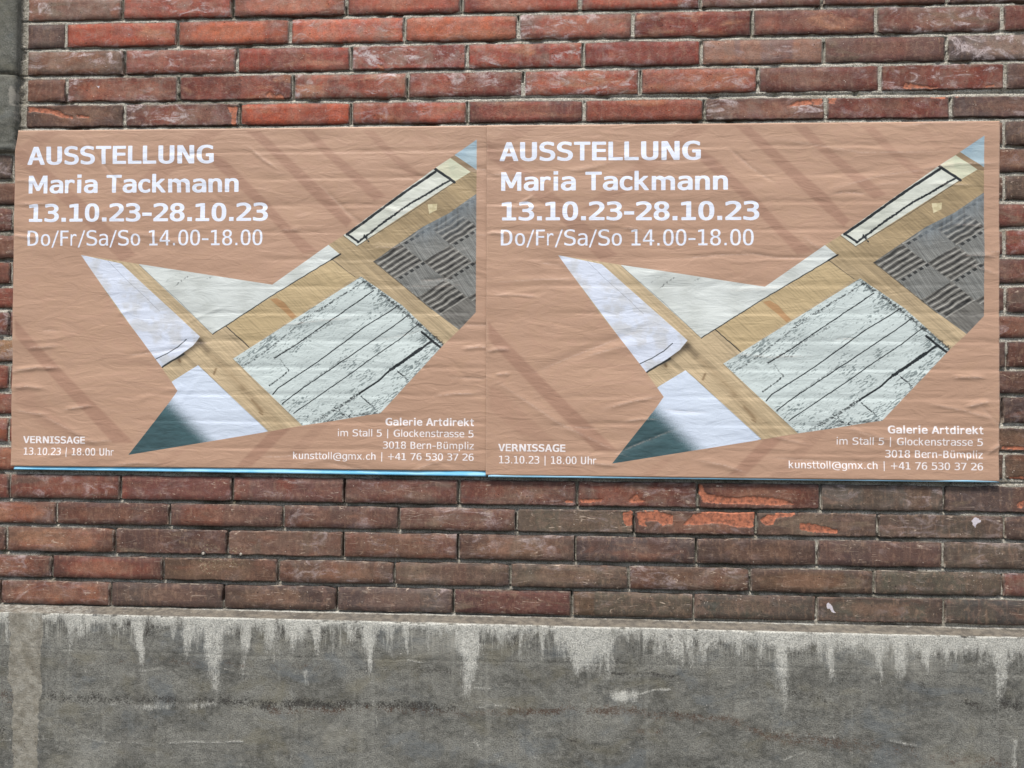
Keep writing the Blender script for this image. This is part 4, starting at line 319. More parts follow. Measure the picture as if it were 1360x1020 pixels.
def concrete_material(kind='plinth'):
    k = NT('concrete_'+kind)
    wp = k.n('NewGeometry').outputs['Position']
    fine = k.noise(wp, 330, 5, .7); mid = k.noise(wp, 70, 5, .65); big = k.math('ADD', k.math('MULTIPLY', k.noise(k.mapping(wp, (1, 1, 2.0)), 6, 5, .68, .6), 1.5), -.25)
    c = k.mix(k.ramp(big, .3, .7), lin((92, 92, 87)), lin((134, 134, 127)))
    c = k.mix(k.ramp(mid, .35, .7, 0, .5), c, lin((150, 150, 143)))
    c = k.mix(k.ramp(fine, .35, .6, .6, 0), c, lin((62, 61, 58)))
    hu = k.noise(k.mapping(wp, (1, 1, 1.5), loc=(2, 7, 1)), 9, 4, .6, .4)
    c = k.mix(k.ramp(hu, .52, .7, 0, .5), c, lin((118, 114, 98))); c = k.mix(k.ramp(hu, .46, .32, 0, .5), c, lin((106, 112, 115)))
    c = k.mix(k.ramp(k.noise(wp, 28, 5, .7, .3), .5, .75, 0, .5), c, lin((80, 80, 78)))
    if kind == 'plinth':
        zone = k.attr('zone'); stv = k.noise(k.mapping(wp, (210, 1, 13)), 1, 4, .65)
        c = k.mix(k.math('MULTIPLY', zone, k.ramp(stv, .50, .68, 0, .9)), c, lin((172, 172, 164))); c = k.mix(k.math('MULTIPLY', zone, k.ramp(stv, .46, .32, 0, .6)), c, lin((66, 65, 64)))
        nd = k.math('ADD', k.math('MULTIPLY', k.math('SUBTRACT', k.noise(wp, 260, 5, .8), .5), 2.6), k.math('MULTIPLY', k.math('SUBTRACT', k.noise(wp, 40, 4, .65), .5), 1.2))
        nf = k.math('MULTIPLY', k.math('SUBTRACT', k.noise(k.mapping(wp, (1, 1, .5)), 260, 5, .8), .5), 2.0)
        nm = k.math('MULTIPLY', k.math('SUBTRACT', k.noise(k.mapping(wp, (1, 1, .25)), 60, 6, .75), .5), 2.2)
        n3 = k.math('MULTIPLY', k.math('SUBTRACT', k.noise(k.mapping(wp, (1, 1, .14)), 200, 4, .7), .5), .8)
        nn = k.math('ADD', k.math('ADD', nf, nm), n3)
        tan = k.attr('tan'); c = k.mix(k.ramp(k.math('ADD', tan, k.math('MULTIPLY', nn, .35)), .3, .7, 0, .6), c, k.mix(k.ramp(k.noise(wp, 50, 5, .7), .35, .65), lin((134, 128, 114)), lin((172, 168, 156))))
        dark = k.attr('dark'); c = k.mix(k.math('MULTIPLY', k.ramp(k.math('ADD', k.math('MULTIPLY', dark, 1.1), k.math('MULTIPLY', nd, .9)), .36, .62), .85), c, lin((52, 50, 48)))
        br = k.attr('brown'); c = k.mix(k.math('MULTIPLY', k.ramp(k.math('ADD', k.math('MULTIPLY', br, 1.1), k.math('MULTIPLY', nd, .9)), .36, .66), .7), c, lin((86, 66, 54)))
        gsp = k.math('MULTIPLY', k.ramp(k.noise(wp, 190, 4, .8), .60, .70), k.ramp(k.noise(wp, 12, 4, .6), .46, .6)); c = k.mix(k.math('MULTIPLY', gsp, .6), c, lin((44, 43, 41)))
        gsl = k.math('MULTIPLY', k.ramp(k.noise(k.mapping(wp, loc=(9, 9, 9)), 210, 4, .8), .60, .72), k.ramp(k.noise(k.mapping(wp, loc=(5, 1, 2)), 11, 4, .6), .48, .6)); c = k.mix(k.math('MULTIPLY', gsl, .6), c, lin((176, 175, 166)))
        vs = k.noise(k.mapping(wp, (38, 1, 2.2)), 1, 5, .65); c = k.mix(k.ramp(vs, .54, .74, 0, .28), c, lin((160, 160, 152))); c = k.mix(k.ramp(vs, .46, .30, 0, .35), c, lin((82, 80, 76)))
        lp = k.noise(k.mapping(wp, (1, 1, 1.3), loc=(7, 3, 3)), 3.4, 5, .62, .8); c = k.mix(k.ramp(lp, .52, .68, 0, .5), c, lin((152, 151, 142)))
        led = k.attr('ledge'); c = k.mix(k.math('MULTIPLY', led, .75), c, k.mix(k.ramp(k.noise(k.mapping(wp, (1, 1, 1)), 60, 5, .7), .35, .65), lin((82, 76, 70)), lin((128, 120, 108))))
        li = k.attr('lime'); lk = k.ramp(k.math('ADD', li, k.math('MULTIPLY', nn, .62)), .30, .95)
        lc = k.mix(k.ramp(fine, .3, .62), lin((136, 136, 130)), lin((208, 208, 200)))
        c = k.mix(k.math('MULTIPLY', lk, .88), c, lc)
        wsp = k.math('MULTIPLY', k.ramp(k.vor(wp, 85), .07, .12, 1, 0), k.ramp(k.noise(wp, 24, 3), .58, .66)); c = k.mix(wsp, c, lin((205, 202, 194)))
        psp = k.math('MULTIPLY', k.ramp(k.vor(k.mapping(wp, loc=(3, 1, 2)), 120), .1, .2, 1, 0), k.ramp(k.noise(wp, 18, 3), .5, .62)); c = k.mix(k.math('MULTIPLY', psp, .7), c, lin((40, 38, 36)))
        h = k.math('ADD', k.math('ADD', fine, k.math('MULTIPLY', mid, .8)), k.math('MULTIPLY', lk, .25))
    else:
        c = k.mix(k.ramp(k.noise(wp, 18, 5, .6, .6), .55, .68, 0, .5), c, lin((134, 134, 122)))
        h = k.math('ADD', fine, mid)
        c = k.mix(.35, c, lin((88, 90, 80)))
        lj = k.attr('lime'); c = k.mix(k.ramp(k.math('ADD', lj, k.math('MULTIPLY', k.math('SUBTRACT', k.noise(wp, 120, 5, .75), .5), 1.4)), .4, .6, 0, .8), c, lin((150, 147, 138)))
    return k.done(c, .92, k.bump(h, .003, .8), .2)

# ------------------------------------------------------------------ the poster print, drawn in memory
PXMM = 2.0
TW, TH = int(1189*PXMM), int(841*PXMM)

ADV = {}   # advance widths (per em of 1000): regular, bold
for chs, r_, b_ in (('0123456789', 636, 711), ('A', 684, 776), ('U', 732, 812), ('S', 684, 710), ('T', 616, 682), ('E', 632, 683), ('L', 557, 637), ('N', 748, 846), ('G', 775, 811),
    ('M', 843, 948), ('V', 684, 764), ('R', 695, 782), ('I', 421, 546), ('D', 771, 830), ('F', 575, 650), ('B', 686, 762), ('a', 601, 668), ('r', 427, 497), ('i', 274, 342), ('l', 274, 342),
    ('c', 521, 588), ('k', 592, 671), ('m', 973, 1058), ('n', 633, 712), ('u', 633, 712), ('\u00fc', 633, 712), ('h', 633, 712), ('o', 607, 687), ('e', 596, 664), ('t', 394, 455), ('s', 521, 593),
    ('d', 623, 699), ('b', 623, 699), ('p', 623, 699), ('g', 623, 699), ('z', 525, 597), ('x', 592, 669), ('@', 1000, 964), ('.', 364, 361), ('-', 454, 480), ('|', 454, 543), ('/', 454, 689), ('+', 818, 867), (' ', 352, 342)):
    for ch in chs: ADV[ch] = (r_, b_)
FLUSH = {'A': 12, 'V': 12, '/': 18, 'T': 15, 'k': 60, 'x': 14, '1': 80, 't': 18, 'r': 50, '7': 45, '4': 30, 'z': 40, '@': 60, 'I': 40, '-': 50, '+': 85, 'R': 50, 'c': 50, 's': 40, 'S': 45, 'F': 60, 'L': 40, 'E': 70, 'e': 45, 'o': 45, 'a': 45}

def rect(x0, y0, x1, y1): return [(x0, y0), (x1, y0), (x1, y1), (x0, y1)]
def text_mask(s, bold, width, cap):
    """mask of one line: cap height 'cap' px, total width 'width' px; returns array, rows above the baseline"""
    SS = 2; em = cap/.727*SS
    adv = [ADV[c][bold]/1000*em for c in s]
    sw = (.176 if bold else .098)*em; sh = (.130 if bold else .082)*em      # stem and bar weight
    dx = (.035 if bold else .006)*em; dy = (.022 if bold else .002)*em
    tot = sum(adv); up = int(em*.85); dn = int(em*.3); W_ = int(tot+em*.3)+80
    buf = np.zeros((up+dn, W_), np.float32); X0 = 30
    yy, xx = np.mgrid[0:up+dn, 0:W_]
    x = X0; first = None; last = 0
    for ch, a in zip(s, adv):
        if ch == ' ': x += a; continue
        sb = FLUSH.get(ch, 85 if ch in 'BDEFLMNRUbdhiklmnpu\u00fc' else 50)/1000*em*(.75 if bold else 1)
        l, r = x+sb, x+a-sb
        if ch in '.il|-+' or ch == 'M' or ch == 'm' or ch == 'I':
            base = up
            capy = up-.727*em; xh = up-.548*em; asc = up-.76*em
            polys = []
            c0 = (l+r)/2
            if ch == '.': w = sw*1.12; polys = [rect(c0-w/2, base-(sh*1.25 if bold else sh*1.35), c0+w/2, base)]
            elif ch == 'i': polys = [rect(c0-sw/2, xh, c0+sw/2, base), rect(c0-sw*.54, asc, c0+sw*.54, asc+sh*1.05)]
            elif ch == 'l': polys = [rect(c0-sw/2, asc, c0+sw/2, base)]
            elif ch == '|': polys = [rect(c0-.045*em, asc-.03*em, c0+.045*em, base+.18*em)]
            elif ch == '-': polys = [rect(l, base-.285*em-sh/2, r, base-.285*em+sh/2)]
            elif ch == '+': polys = [rect(l, base-.33*em-sh/2, r, base-.33*em+sh/2), rect(c0-sh/2, base-.33*em-(r-l)/2, c0+sh/2, base-.33*em+(r-l)/2)]
            elif ch == 'I': polys = [rect(c0-sw/2, capy, c0+sw/2, base), rect(l, capy, r, capy+sh*.85), rect(l, base-sh*.85, r, base)]
            elif ch == 'M':
                d_ = sw*1.05; polys = [rect(l, capy, l+sw*.95, base), rect(r-sw*.95, capy, r, base), [(l, capy), (l+d_*1.05, capy), (c0, base-.30*em), (r-d_*1.05, capy), (r, capy), (c0+sw*.35, base-.10*em), (c0-sw*.35, base-.10*em)]]
            elif ch == 'm':
                half = (r-l-sw)/2
                polys = [rect(l, xh, l+sw, base)]
                for q in (0, 1):
                    ax = l+sw*.35+q*half; bx = l+sw+(q+1)*half
                    if True:
                        pts_o = [(bx, base)]+[(bx, xh+.17*em)]; n_ = 8; cxm = (ax+bx)/2
                        for t in range(n_+1):
                            th = math.pi/2*t/n_; pts_o.append((bx-(bx-ax)*.52+(bx-ax)*.52*math.cos(th), xh+.17*em-.182*em*math.sin(th)))
                        pts_o.append((ax, xh+.085*em)); pts_o.append((ax, xh+.085*em+sh))
                        ix = bx-sw
                        for t in range(n_, -1, -1):
                            th = math.pi/2*t/n_; pts_o.append((ix-(bx-ax)*.36+(bx-ax)*.36*math.cos(th), xh+.19*em+sh*.25-(.19*em-sh*.75)*math.sin(th)))
                        pts_o.append((ix, base)); polys.append(pts_o)
            for pl in polys:
                xs = [p[0] for p in pl]; ys = [p[1] for p in pl]
                a0, a1, b0, b1 = max(0, int(min(xs))-1), int(max(xs))+2, max(0, int(min(ys))-1), int(max(ys))+2
                m = inpoly(xx[b0:b1, a0:a1]+.5, yy[b0:b1, a0:a1]+.5, pl)
                buf[b0:b1, a0:a1] = np.maximum(buf[b0:b1, a0:a1], m)
        else:
            g = GLYPHS[{'0': 'O', '\u00fc': 'u'}.get(ch, ch)]
            gx0 = min(p[0] for lp in g for p in lp); gx1 = max(p[0] for lp in g for p in lp)
            sx = (r-l-2*dx)/(gx1-gx0); sy0 = .727*em/520
            fs = lambda v: up-(dy + v*(.727*em-2*dy)/520 if v >= -20 else v*sy0+dy)
            if ch in 'acegmnoprsuxz\u00fc': fs = lambda v: up-(dy + v*(.548*em-2*dy)/391 if v >= -20 else v*sy0+dy)
            l2, r2, t2, b2 = int(l-dx)-2, int(r+dx)+3, 0, up+dn
            sub = np.zeros((b2, max(1, r2-l2)), bool); sx_, sy_ = xx[:, l2:r2][:, :sub.shape[1]], yy[:, l2:r2][:, :sub.shape[1]]
            for lp in g:
                pl = [(l+dx+(p[0]-gx0)*sx, fs(p[1])) for p in lp]
                ys = [p[1] for p in pl]; q0, q1 = max(0, int(min(ys))-1), int(max(ys))+2
                sub[q0:q1] ^= inpoly(sx_[q0:q1]+.5, sy_[q0:q1]+.5, pl)
            if ch == '\u00fc':
                for cc in (l+(r-l)*.28, l+(r-l)*.72): sub |= inpoly(sx_+.5, sy_+.5, rect(cc-sw*.5, up-.74*em, cc+sw*.5, up-.74*em+sh*1.1))
            R_, Q_ = int(round(dx)), int(round(dy)); acc = sub.copy()
            if R_ or Q_:
                for i in range(-R_, R_+1):
                    for j in range(-Q_, Q_+1):
                        if (i/(R_+.5))**2+(j/(Q_+.5))**2 <= 1.0: acc |= np.roll(np.roll(sub, i, 1), j, 0)
            buf[:, l2:r2] = np.maximum(buf[:, l2:r2], acc)
        x += a
    cols_ = np.where(buf.max(0) > 0)[0]; buf = buf[:, cols_[0]:cols_[-1]+1]
    # resample to the wanted width
    H2 = buf.shape[0]//SS; buf = buf[:H2*SS].reshape(H2, SS, -1).mean(1)
    cum = np.concatenate([np.zeros((H2, 1)), np.cumsum(buf, 1)], 1); src = np.linspace(0, buf.shape[1], int(round(width))+1)
    i0 = np.clip(src.astype(int), 0, buf.shape[1]-1); fr = src-i0
    ci = cum[:, i0]*(1-fr)+cum[:, i0+1]*fr
    out = np.diff(ci, axis=1)/(src[1]-src[0])
    return np.clip(out, 0, 1), up//SS

def draw_print():
    img = np.empty((TH, TW, 3), np.float32)
    yy, xx = np.mgrid[0:TH, 0:TW]; XX = (xx/PXMM).astype(np.float32); YY = (yy/PXMM).astype(np.float32)
    img[:] = lin((176, 143, 121))
    def blend(sl, m, c): img[sl] += (np.asarray(c, np.float32)-img[sl])*m[..., None].astype(np.float32)
    def box(pts, pad=2):
        xs = [p[0] for p in pts]; ys = [p[1] for p in pts]
        a = max(0, int((min(xs)-pad)*PXMM)), min(TW, int((max(xs)+pad)*PXMM)+1), max(0, int((min(ys)-pad)*PXMM)), min(TH, int((max(ys)+pad)*PXMM)+1)
        return (slice(a[2], a[3]), slice(a[0], a[1]))
    def poly(pts):
        sl = box(pts); m = 0
        for ox in (-.125, .125):
            for oy in (-.125, .125): m = m+inpoly(XX[sl]+ox, YY[sl]+oy, pts)*.25
        return sl, m
    # paper tone unevenness and shadow bands printed in the ground colour
    w = fbm(XX/210, YY/150, 3, 3); blend(np.s_[:, :], np.clip((w-.45)*.9, 0, .3), lin((192, 158, 134)))
    bandm = np.zeros((TH, TW), np.float32)
    for pts, a in ART['bands']:
        sl = box(pts, 6); d = segdist(XX[sl], YY[sl], pts+[pts[0]]); ins = inpoly(XX[sl], YY[sl], pts)
        sd_ = np.where(ins, d, -d); bandm[sl] = np.maximum(bandm[sl], sstep(-4, 4, sd_)*a)
    img *= (1-.235*bandm[..., None]*np.array([.75, 1, 1], np.float32))
    ground = img.copy()
    # ---- collage photograph
    ca, sa = math.cos(math.radians(43)), math.sin(math.radians(43))
    U = XX*ca+YY*sa; V = -XX*sa+YY*ca            # U runs down-right along the boards
    grain = fbm(U/60, V/2.2, 21, 4); gl = fbm(U/160, V/14, 25, 3)
    wood = lin((187, 168, 136))[None, None]*(0.48+.62*grain+.40*gl)[..., None]
    t = sstep(560, 900, XX)*sstep(560, 200, YY); wood = wood*(1-t[..., None]*np.array([.34, .37, .44]))
    img[:] = wood
    sl, m = poly(ART['pieces']['boardA'])
    rings = .5+.5*np.sin(V[sl]*.95+16*fbm(U[sl]/120, V[sl]/34, 33, 4)); rings = rings*(.35+.9*fbm(U[sl]/30, V[sl]/9, 37, 3)); ba = lin((187, 167, 129))[None, None]*(1-.22*sstep(.55, 1, rings))[..., None]*(.86+.25*grain[sl])[..., None]
    img[sl] += (ba-img[sl])*m[..., None]
    sl, m = poly(ART['knot']); blend(sl, m*.75, lin((168, 124, 82)))
    for pts, w_, a in ART['streak']:
        sl = box(pts, w_*2); d = segdist(XX[sl], YY[sl], pts); blend(sl, np.exp(-(d/w_)**2)*a*(.4+.8*fbm(U[sl]/12, V[sl]/3, 5, 3)), lin((110, 84, 52)))
    for pts, w_, a in ART['soft']:
        sl = box(pts, w_*2); d = segdist(XX[sl], YY[sl], pts); blend(sl, np.exp(-(d/w_)**2*1.5)*a, lin((52, 44, 34)))
    def paper(name, c, c2, sc=60, amt=.6, seed=50):
        sl, m = poly(ART['pieces'][name])
        n_ = sstep(.4, .7, fbm(XX[sl]/sc, YY[sl]/sc, seed, 5))*amt
        cc = lin(c)[None, None]*(1-n_[..., None])+lin(c2)[None, None]*n_[..., None]
        img[sl] += (cc-img[sl])*m[..., None]; return sl, m
    paper('p2', (206, 213, 211), (186, 192, 188), 90, .8, 51)
    sl, m = paper('p1', (208, 217, 233), (196, 200, 206), 26, .9, 52)
    sl, m = paper('p3', (204, 216, 232), (198, 210, 228), 90, .5, 53)
    # dark green corner with a grainy soft edge
    sl, m = poly(ART['pieces']['p3']); (ax, ay), (bx, by) = ART['greenline']
    nx, ny = -(by-ay), (bx-ax); ln_ = math.hypot(nx, ny); sd_ = ((XX[sl]-ax)*nx+(YY[sl]-ay)*ny)/ln_
    gm = sstep(-22, 26, sd_+(noise(XX[sl]*1.4, YY[sl]*1.4, 7)-.5)*16)
    gc = lin((62, 92, 98))[None, None]*(.55+.5*fbm(XX[sl]/14, YY[sl]/4, 61, 4)+.25*sstep(80, 0, sd_))[..., None]
    img[sl] += (gc-img[sl])*(m*gm)[..., None]
    # lined print
    sl, m = poly(ART['pieces']['p4'])
    pcd = 0; cu_, su_ = math.cos(math.radians(-33)), math.sin(math.radians(-33))
    A_ = XX[sl]*cu_+YY[sl]*su_; B_ = -XX[sl]*su_+YY[sl]*cu_
    n_ = fbm(XX[sl]/70, YY[sl]/70, 71, 4)
    pc = lin((198, 210, 209))[None, None]*(.80+.20*n_+.16*fbm(A_/50, B_/3, 83, 3))[..., None]
    img[sl] += (pc-img[sl])*m[..., None]
    edge = segdist(XX[sl], YY[sl], ART['pieces']['p4'][1:4]); left = segdist(XX[sl], YY[sl], [ART['pieces']['p4'][0], ART['pieces']['p4'][1]]); bot = segdist(XX[sl], YY[sl], ART['outline'][9:15])
    dens = .20+.55*np.exp(-(edge/22)**2)+.32*np.exp(-((left-14)/20)**2)+.42*np.exp(-(bot/45)**2)+.30*sstep(.5, .68, fbm(A_/80, B_/40, 75, 2))
    sp = fbm(A_/7., B_/2.0, 77, 4)+.35*(fbm(A_/60, B_/16, 79, 3)-.5)
    sm = sstep(.70-.24*dens, .80-.24*dens, sp)*np.clip(dens*1.3, 0, .66)
    blend(sl, m*sm, lin((40, 62, 66)))
    paper('p5', (206, 211, 202), (192, 197, 186), 30, .7, 54); paper('cream', (206, 206, 182), (190, 196, 172), 30, .8, 55)
    sl, m = poly(ART['pieces']['p6']); blend(sl, m, lin((140, 120, 94))); sl, m = paper('tri', (160, 182, 192), (140, 166, 182), 40, .7, 56)
    # basket weave rubbing
    sl, m = poly(ART['pieces']['p7'])
    wv = lin((116, 115, 110))[None, None]*(.40+.95*fbm(U[sl]/26, V[sl]/2.4, 81, 4))[..., None]
    img[sl] += (wv-img[sl])*m[..., None]; pm = np.zeros((TH, TW), np.float32); pm[sl] = m
    rs = random.Random(4)
    for q, bars in ART['cells']:
        o = np.array(q[0]); e1 = np.array(q[1])-o; e2 = np.array(q[3])-o
        sl = box(q, 4); det = e1[0]*e2[1]-e1[1]*e2[0]
        dx_, dy_ = XX[sl]-o[0], YY[sl]-o[1]
        a = (dx_*e2[1]-dy_*e2[0])/det; b = (-dx_*e1[1]+dy_*e1[0])/det
        ins = ((a > 0) & (a < 1) & (b > 0) & (b < 1))*pm[sl]
        if bars:
            nb = 5; ph = (b*nb+.32*noise(a*4+q[0][0], b*3, 3)) % 1; idx = np.floor(b*nb).astype(int) % 8
            seg = np.array([rs.random()*.08 for _ in range(8)])[idx]
            wd = np.array([.22+.2*rs.random() for _ in range(8)])[idx]
            dm = sstep(wd+.08, wd-.04, np.abs(ph-.5)*1.6)*(a > -.02+seg)*(a < 1.0-seg)
            lt = sstep(.55, .75, np.abs(ph-.5)*1.6)
            blend(sl, ins*lt*.5*(.4+.9*noise(a*7, b*26, 9)), lin((204, 204, 196))); blend(sl, ins*dm*(.45+.55*noise(a*6, b*24, 6)), lin((12, 15, 17)))
        else:
            st = fbm(a*2, b*0+a*0+ (dx_*e1[0]+dy_*e1[1])/14.0, 91, 4)
            blend(sl, ins*sstep(.4, .75, st)*.55, lin((182, 188, 186))); blend(sl, ins*sstep(.55, .3, st)*.5, lin((70, 78, 80)))
            dash = (np.abs(b-.06) < .05)*(((a*5) % 1) > .45); blend(sl, ins*dash*.9, lin((18, 22, 24)))
    # brushed light haze printed at its top edge
    top = [ART['pieces']['p7'][2], ART['pieces']['p7'][3], ART['pieces']['p7'][4]]
    sl = box(top, 60); d = segdist(XX[sl], YY[sl], top); f = pm[sl]*np.exp(-(d/34)**2)
    blend(sl, f*.75, lin((118, 128, 134))[None, None]*(.45+.95*fbm(XX[sl]/5, (YY[sl]+XX[sl]*.9)/40, 95, 3))[..., None])
    sl, m = paper('tab', (208, 199, 164), (180, 168, 130), 12, .7, 57)
    for pts, w_, rough, dark in ART['lines']:
        pad = w_+4; sl = box(pts, pad); d = segdist(XX[sl]+(noise(XX[sl]/9, YY[sl]/9, 12)-.5)*1.2, YY[sl]+(noise(XX[sl]/9, YY[sl]/9, 13)-.5)*1.2, pts)
        nz = fbm(XX[sl]/3, YY[sl]/3, 14, 3)
        wd = w_/2*(1+rough*(nz-.5)*2.2)
        mm = sstep(wd+.45, wd-.45, d)
        if rough > .7: mm = mm*sstep(.36, .52, fbm(XX[sl]/4, YY[sl]/2.5, 15, 3))
        blend(sl, mm*dark, lin((20, 30, 34)))
    sl = np.s_[:, :]
    om = np.zeros((TH, TW), np.float32); s2, m = poly(ART['outline']); om[s2] = m
    d = segdist(XX[s2], YY[s2], ART['outline']+[ART['outline'][0]])
    img[:] = ground+(img-ground)*om[..., None]
    # ---- lettering
    for s, bold, x0, x1, yb, cap in TEXTS:
        mk, up = text_mask(s, bold, (x1-x0)*PXMM, cap*PXMM)
        r0 = int(round(yb*PXMM))-up; c0 = int(round(x0*PXMM)); h_ = min(mk.shape[0], TH-r0); w_ = min(mk.shape[1], TW-c0)
        blend((slice(r0, r0+h_), slice(c0, c0+w_)), mk[:h_, :w_], lin((226, 234, 249)) if cap > 20 else lin((234, 230, 232)))
    im = bpy.data.images.new('exhibition_print', TW, TH, alpha=False)
    s8 = np.where(img <= .0031308, img*12.92, 1.055*np.clip(img, 0, 1)**(1/2.4)-.055)
    buf = np.ones((TH, TW, 4), np.float32); buf[..., :3] = np.clip(s8, 0, 1)[::-1]
    im.pixels.foreach_set(buf.reshape(-1)); im.update(); im.pack()
    return im

def poster_material(im):
    k = NT('printed_paper')
    uv = k.n('UVMap', uv_map='UVMap').outputs[0]; tx = k.n('TexImage', image=im, extension='EXTEND'); k.put(tx.inputs[0], uv)
    wp = k.n('NewGeometry').outputs['Position']
    c = tx.outputs['Color']
    g = k.noise(wp, 520, 3, .6); c = k.mix(k.ramp(g, .3, .7, 0, .07), c, (.12, .09, .07))
    worn = k.math('MULTIPLY', k.attr('fold'), k.ramp(k.noise(wp, 160, 4, .7), .35, .6)); c = k.mix(k.math('MULTIPLY', worn, .32), c, lin((224, 206, 194)))
    f1 = k.noise(k.mapping(wp, (1, 1, 3.2)), 14, 5, .55, .8); f2 = k.noise(k.mapping(wp, (1, 1, 1.4), (0, .5, 0)), 42, 4, .6, .5)
    h = k.math('ADD', f1, k.math('MULTIPLY', f2, .22))
    return k.done(c, .5, k.bump(h, .006, .32), .42)

# ------------------------------------------------------------------ ground
pav = NT('paving_asphalt'); wpp = pav.n('NewGeometry').outputs['Position']
pc = pav.mix(pav.ramp(pav.noise(wpp, 200, 4, .7), .3, .7), lin((80, 79, 76)), lin((118, 116, 110)))
pav_m = pav.done(pc, .95, pav.bump(pav.noise(wpp, 240, 4, .7), .004), .2)
gx = np.array([-40, -4, 4, 40.]); gy = np.array([-60, -6, -.03, .3])
G = np.stack(np.meshgrid(gx, gy), -1); G = np.concatenate([G, np.zeros(G.shape[:2]+(1,))], -1)
tag(link('pavement', grid_mesh('pavement', G), pav_m), kind='structure')

# ------------------------------------------------------------------ brick wall
M_BRICK, M_MORTAR = brick_material(), mortar_material()
wall = bpy.data.objects.new('brick_wall', None); col.objects.link(wall); wall.location = (0, 0, .92)
tag(wall, 'weathered red and brown brick wall with grey mortar behind the two posters', 'brick wall')
WZ = .92
# mortar bed: one rough sheet set back behind the brick faces
GAPS = []
_r = random.Random(3)
for xa, xb, za, zb, h, k_, c_, lm_ in BRICKS: GAPS.append((xa-.0056 if _r.random() < .7 else xa-.003, za-h, za-.001, _r.choice([0, .3, .6, 1., 1.])))
mx = np.unique(np.round(np.concatenate([np.arange(-2.0, 1.80, .0095), np.arange(-1.33, -1.30, .0015)]+[np.arange(g_[0]-.006, g_[0]+.006, .0014) for g_ in GAPS if abs(g_[0]) < 1.5]), 4))
mx = mx[np.concatenate([[True], np.diff(mx) > .0007])]; mz = np.unique(np.round(np.concatenate([np.arange(.90, 1.30, .0021), np.arange(1.30, 2.08, .006), np.arange(2.08, 2.62, .0021)]), 5))
MX, MZ = np.meshgrid(mx, mz)
low = sstep(1.32, 1.20, MZ)
deep = low*sstep(-1.35, -.9, MX)*sstep(.62, .25, MX)
# each bed joint is struck: nearly flush over the lower brick, cut back under the upper one
up_ = np.full(MX.shape, .5)
for k_, a_, b_ in ROWS:
    zt = a_+b_*MX; t_ = (MZ-zt)/.0095; up_ = np.where((t_ > -.15) & (t_ < 1.15), np.clip(t_, 0, 1), up_)
big_ = fbm(MX*7, MZ*10, 8, 3)
depth = .0028+(.0036+.0020*(big_-.5)*2+.0018*low)*sstep(.35, .95, up_)+.0012*low+.0034*deep*(.55+.9*fbm(MX*11, MZ*30, 18, 2))
vg = np.zeros(MX.shape)
for x_, z0_, z1_, g_ in GAPS: vg = np.maximum(vg, np.exp(-((MX-x_)/.0019)**2)*(MZ > z0_)*(MZ < z1_)*g_*(fbm(MX*30, MZ*26, 61, 2) > .40))
depth = depth+.016*vg+.0019*(fbm(MX*60, MZ*60, 3, 3)-.5)*2+.0055*sstep(.64, .74, fbm(MX*24, MZ*24, 28, 3))
jambgap = np.exp(-((MX+1.3105)/.0034)**2)*(MZ > 2.05); depth = depth+.012*jambgap
hd = np.hypot(MX-HOLE[0], MZ-HOLE[1]); depth = depth+.02*np.exp(-(hd/.008)**2)
P = np.stack([MX, depth, MZ-WZ], -1)
me = grid_mesh('mortar', P); fattr(me, 'dirt_shade', np.clip(.04+.16*deep+.35*low*fbm(MX*6, MZ*8, 4, 3)+.5*sstep(.58, .7, fbm(MX*5, MZ*5, 2, 3))+.45*(np.abs(MX+1.316) < .012)*(MZ > 2.05)+.2*sstep(.5, 1, up_), 0, 1))  # mortar dirt, plus shade painted into the joint under each upper brick
link('mortar', me, M_MORTAR, wall)

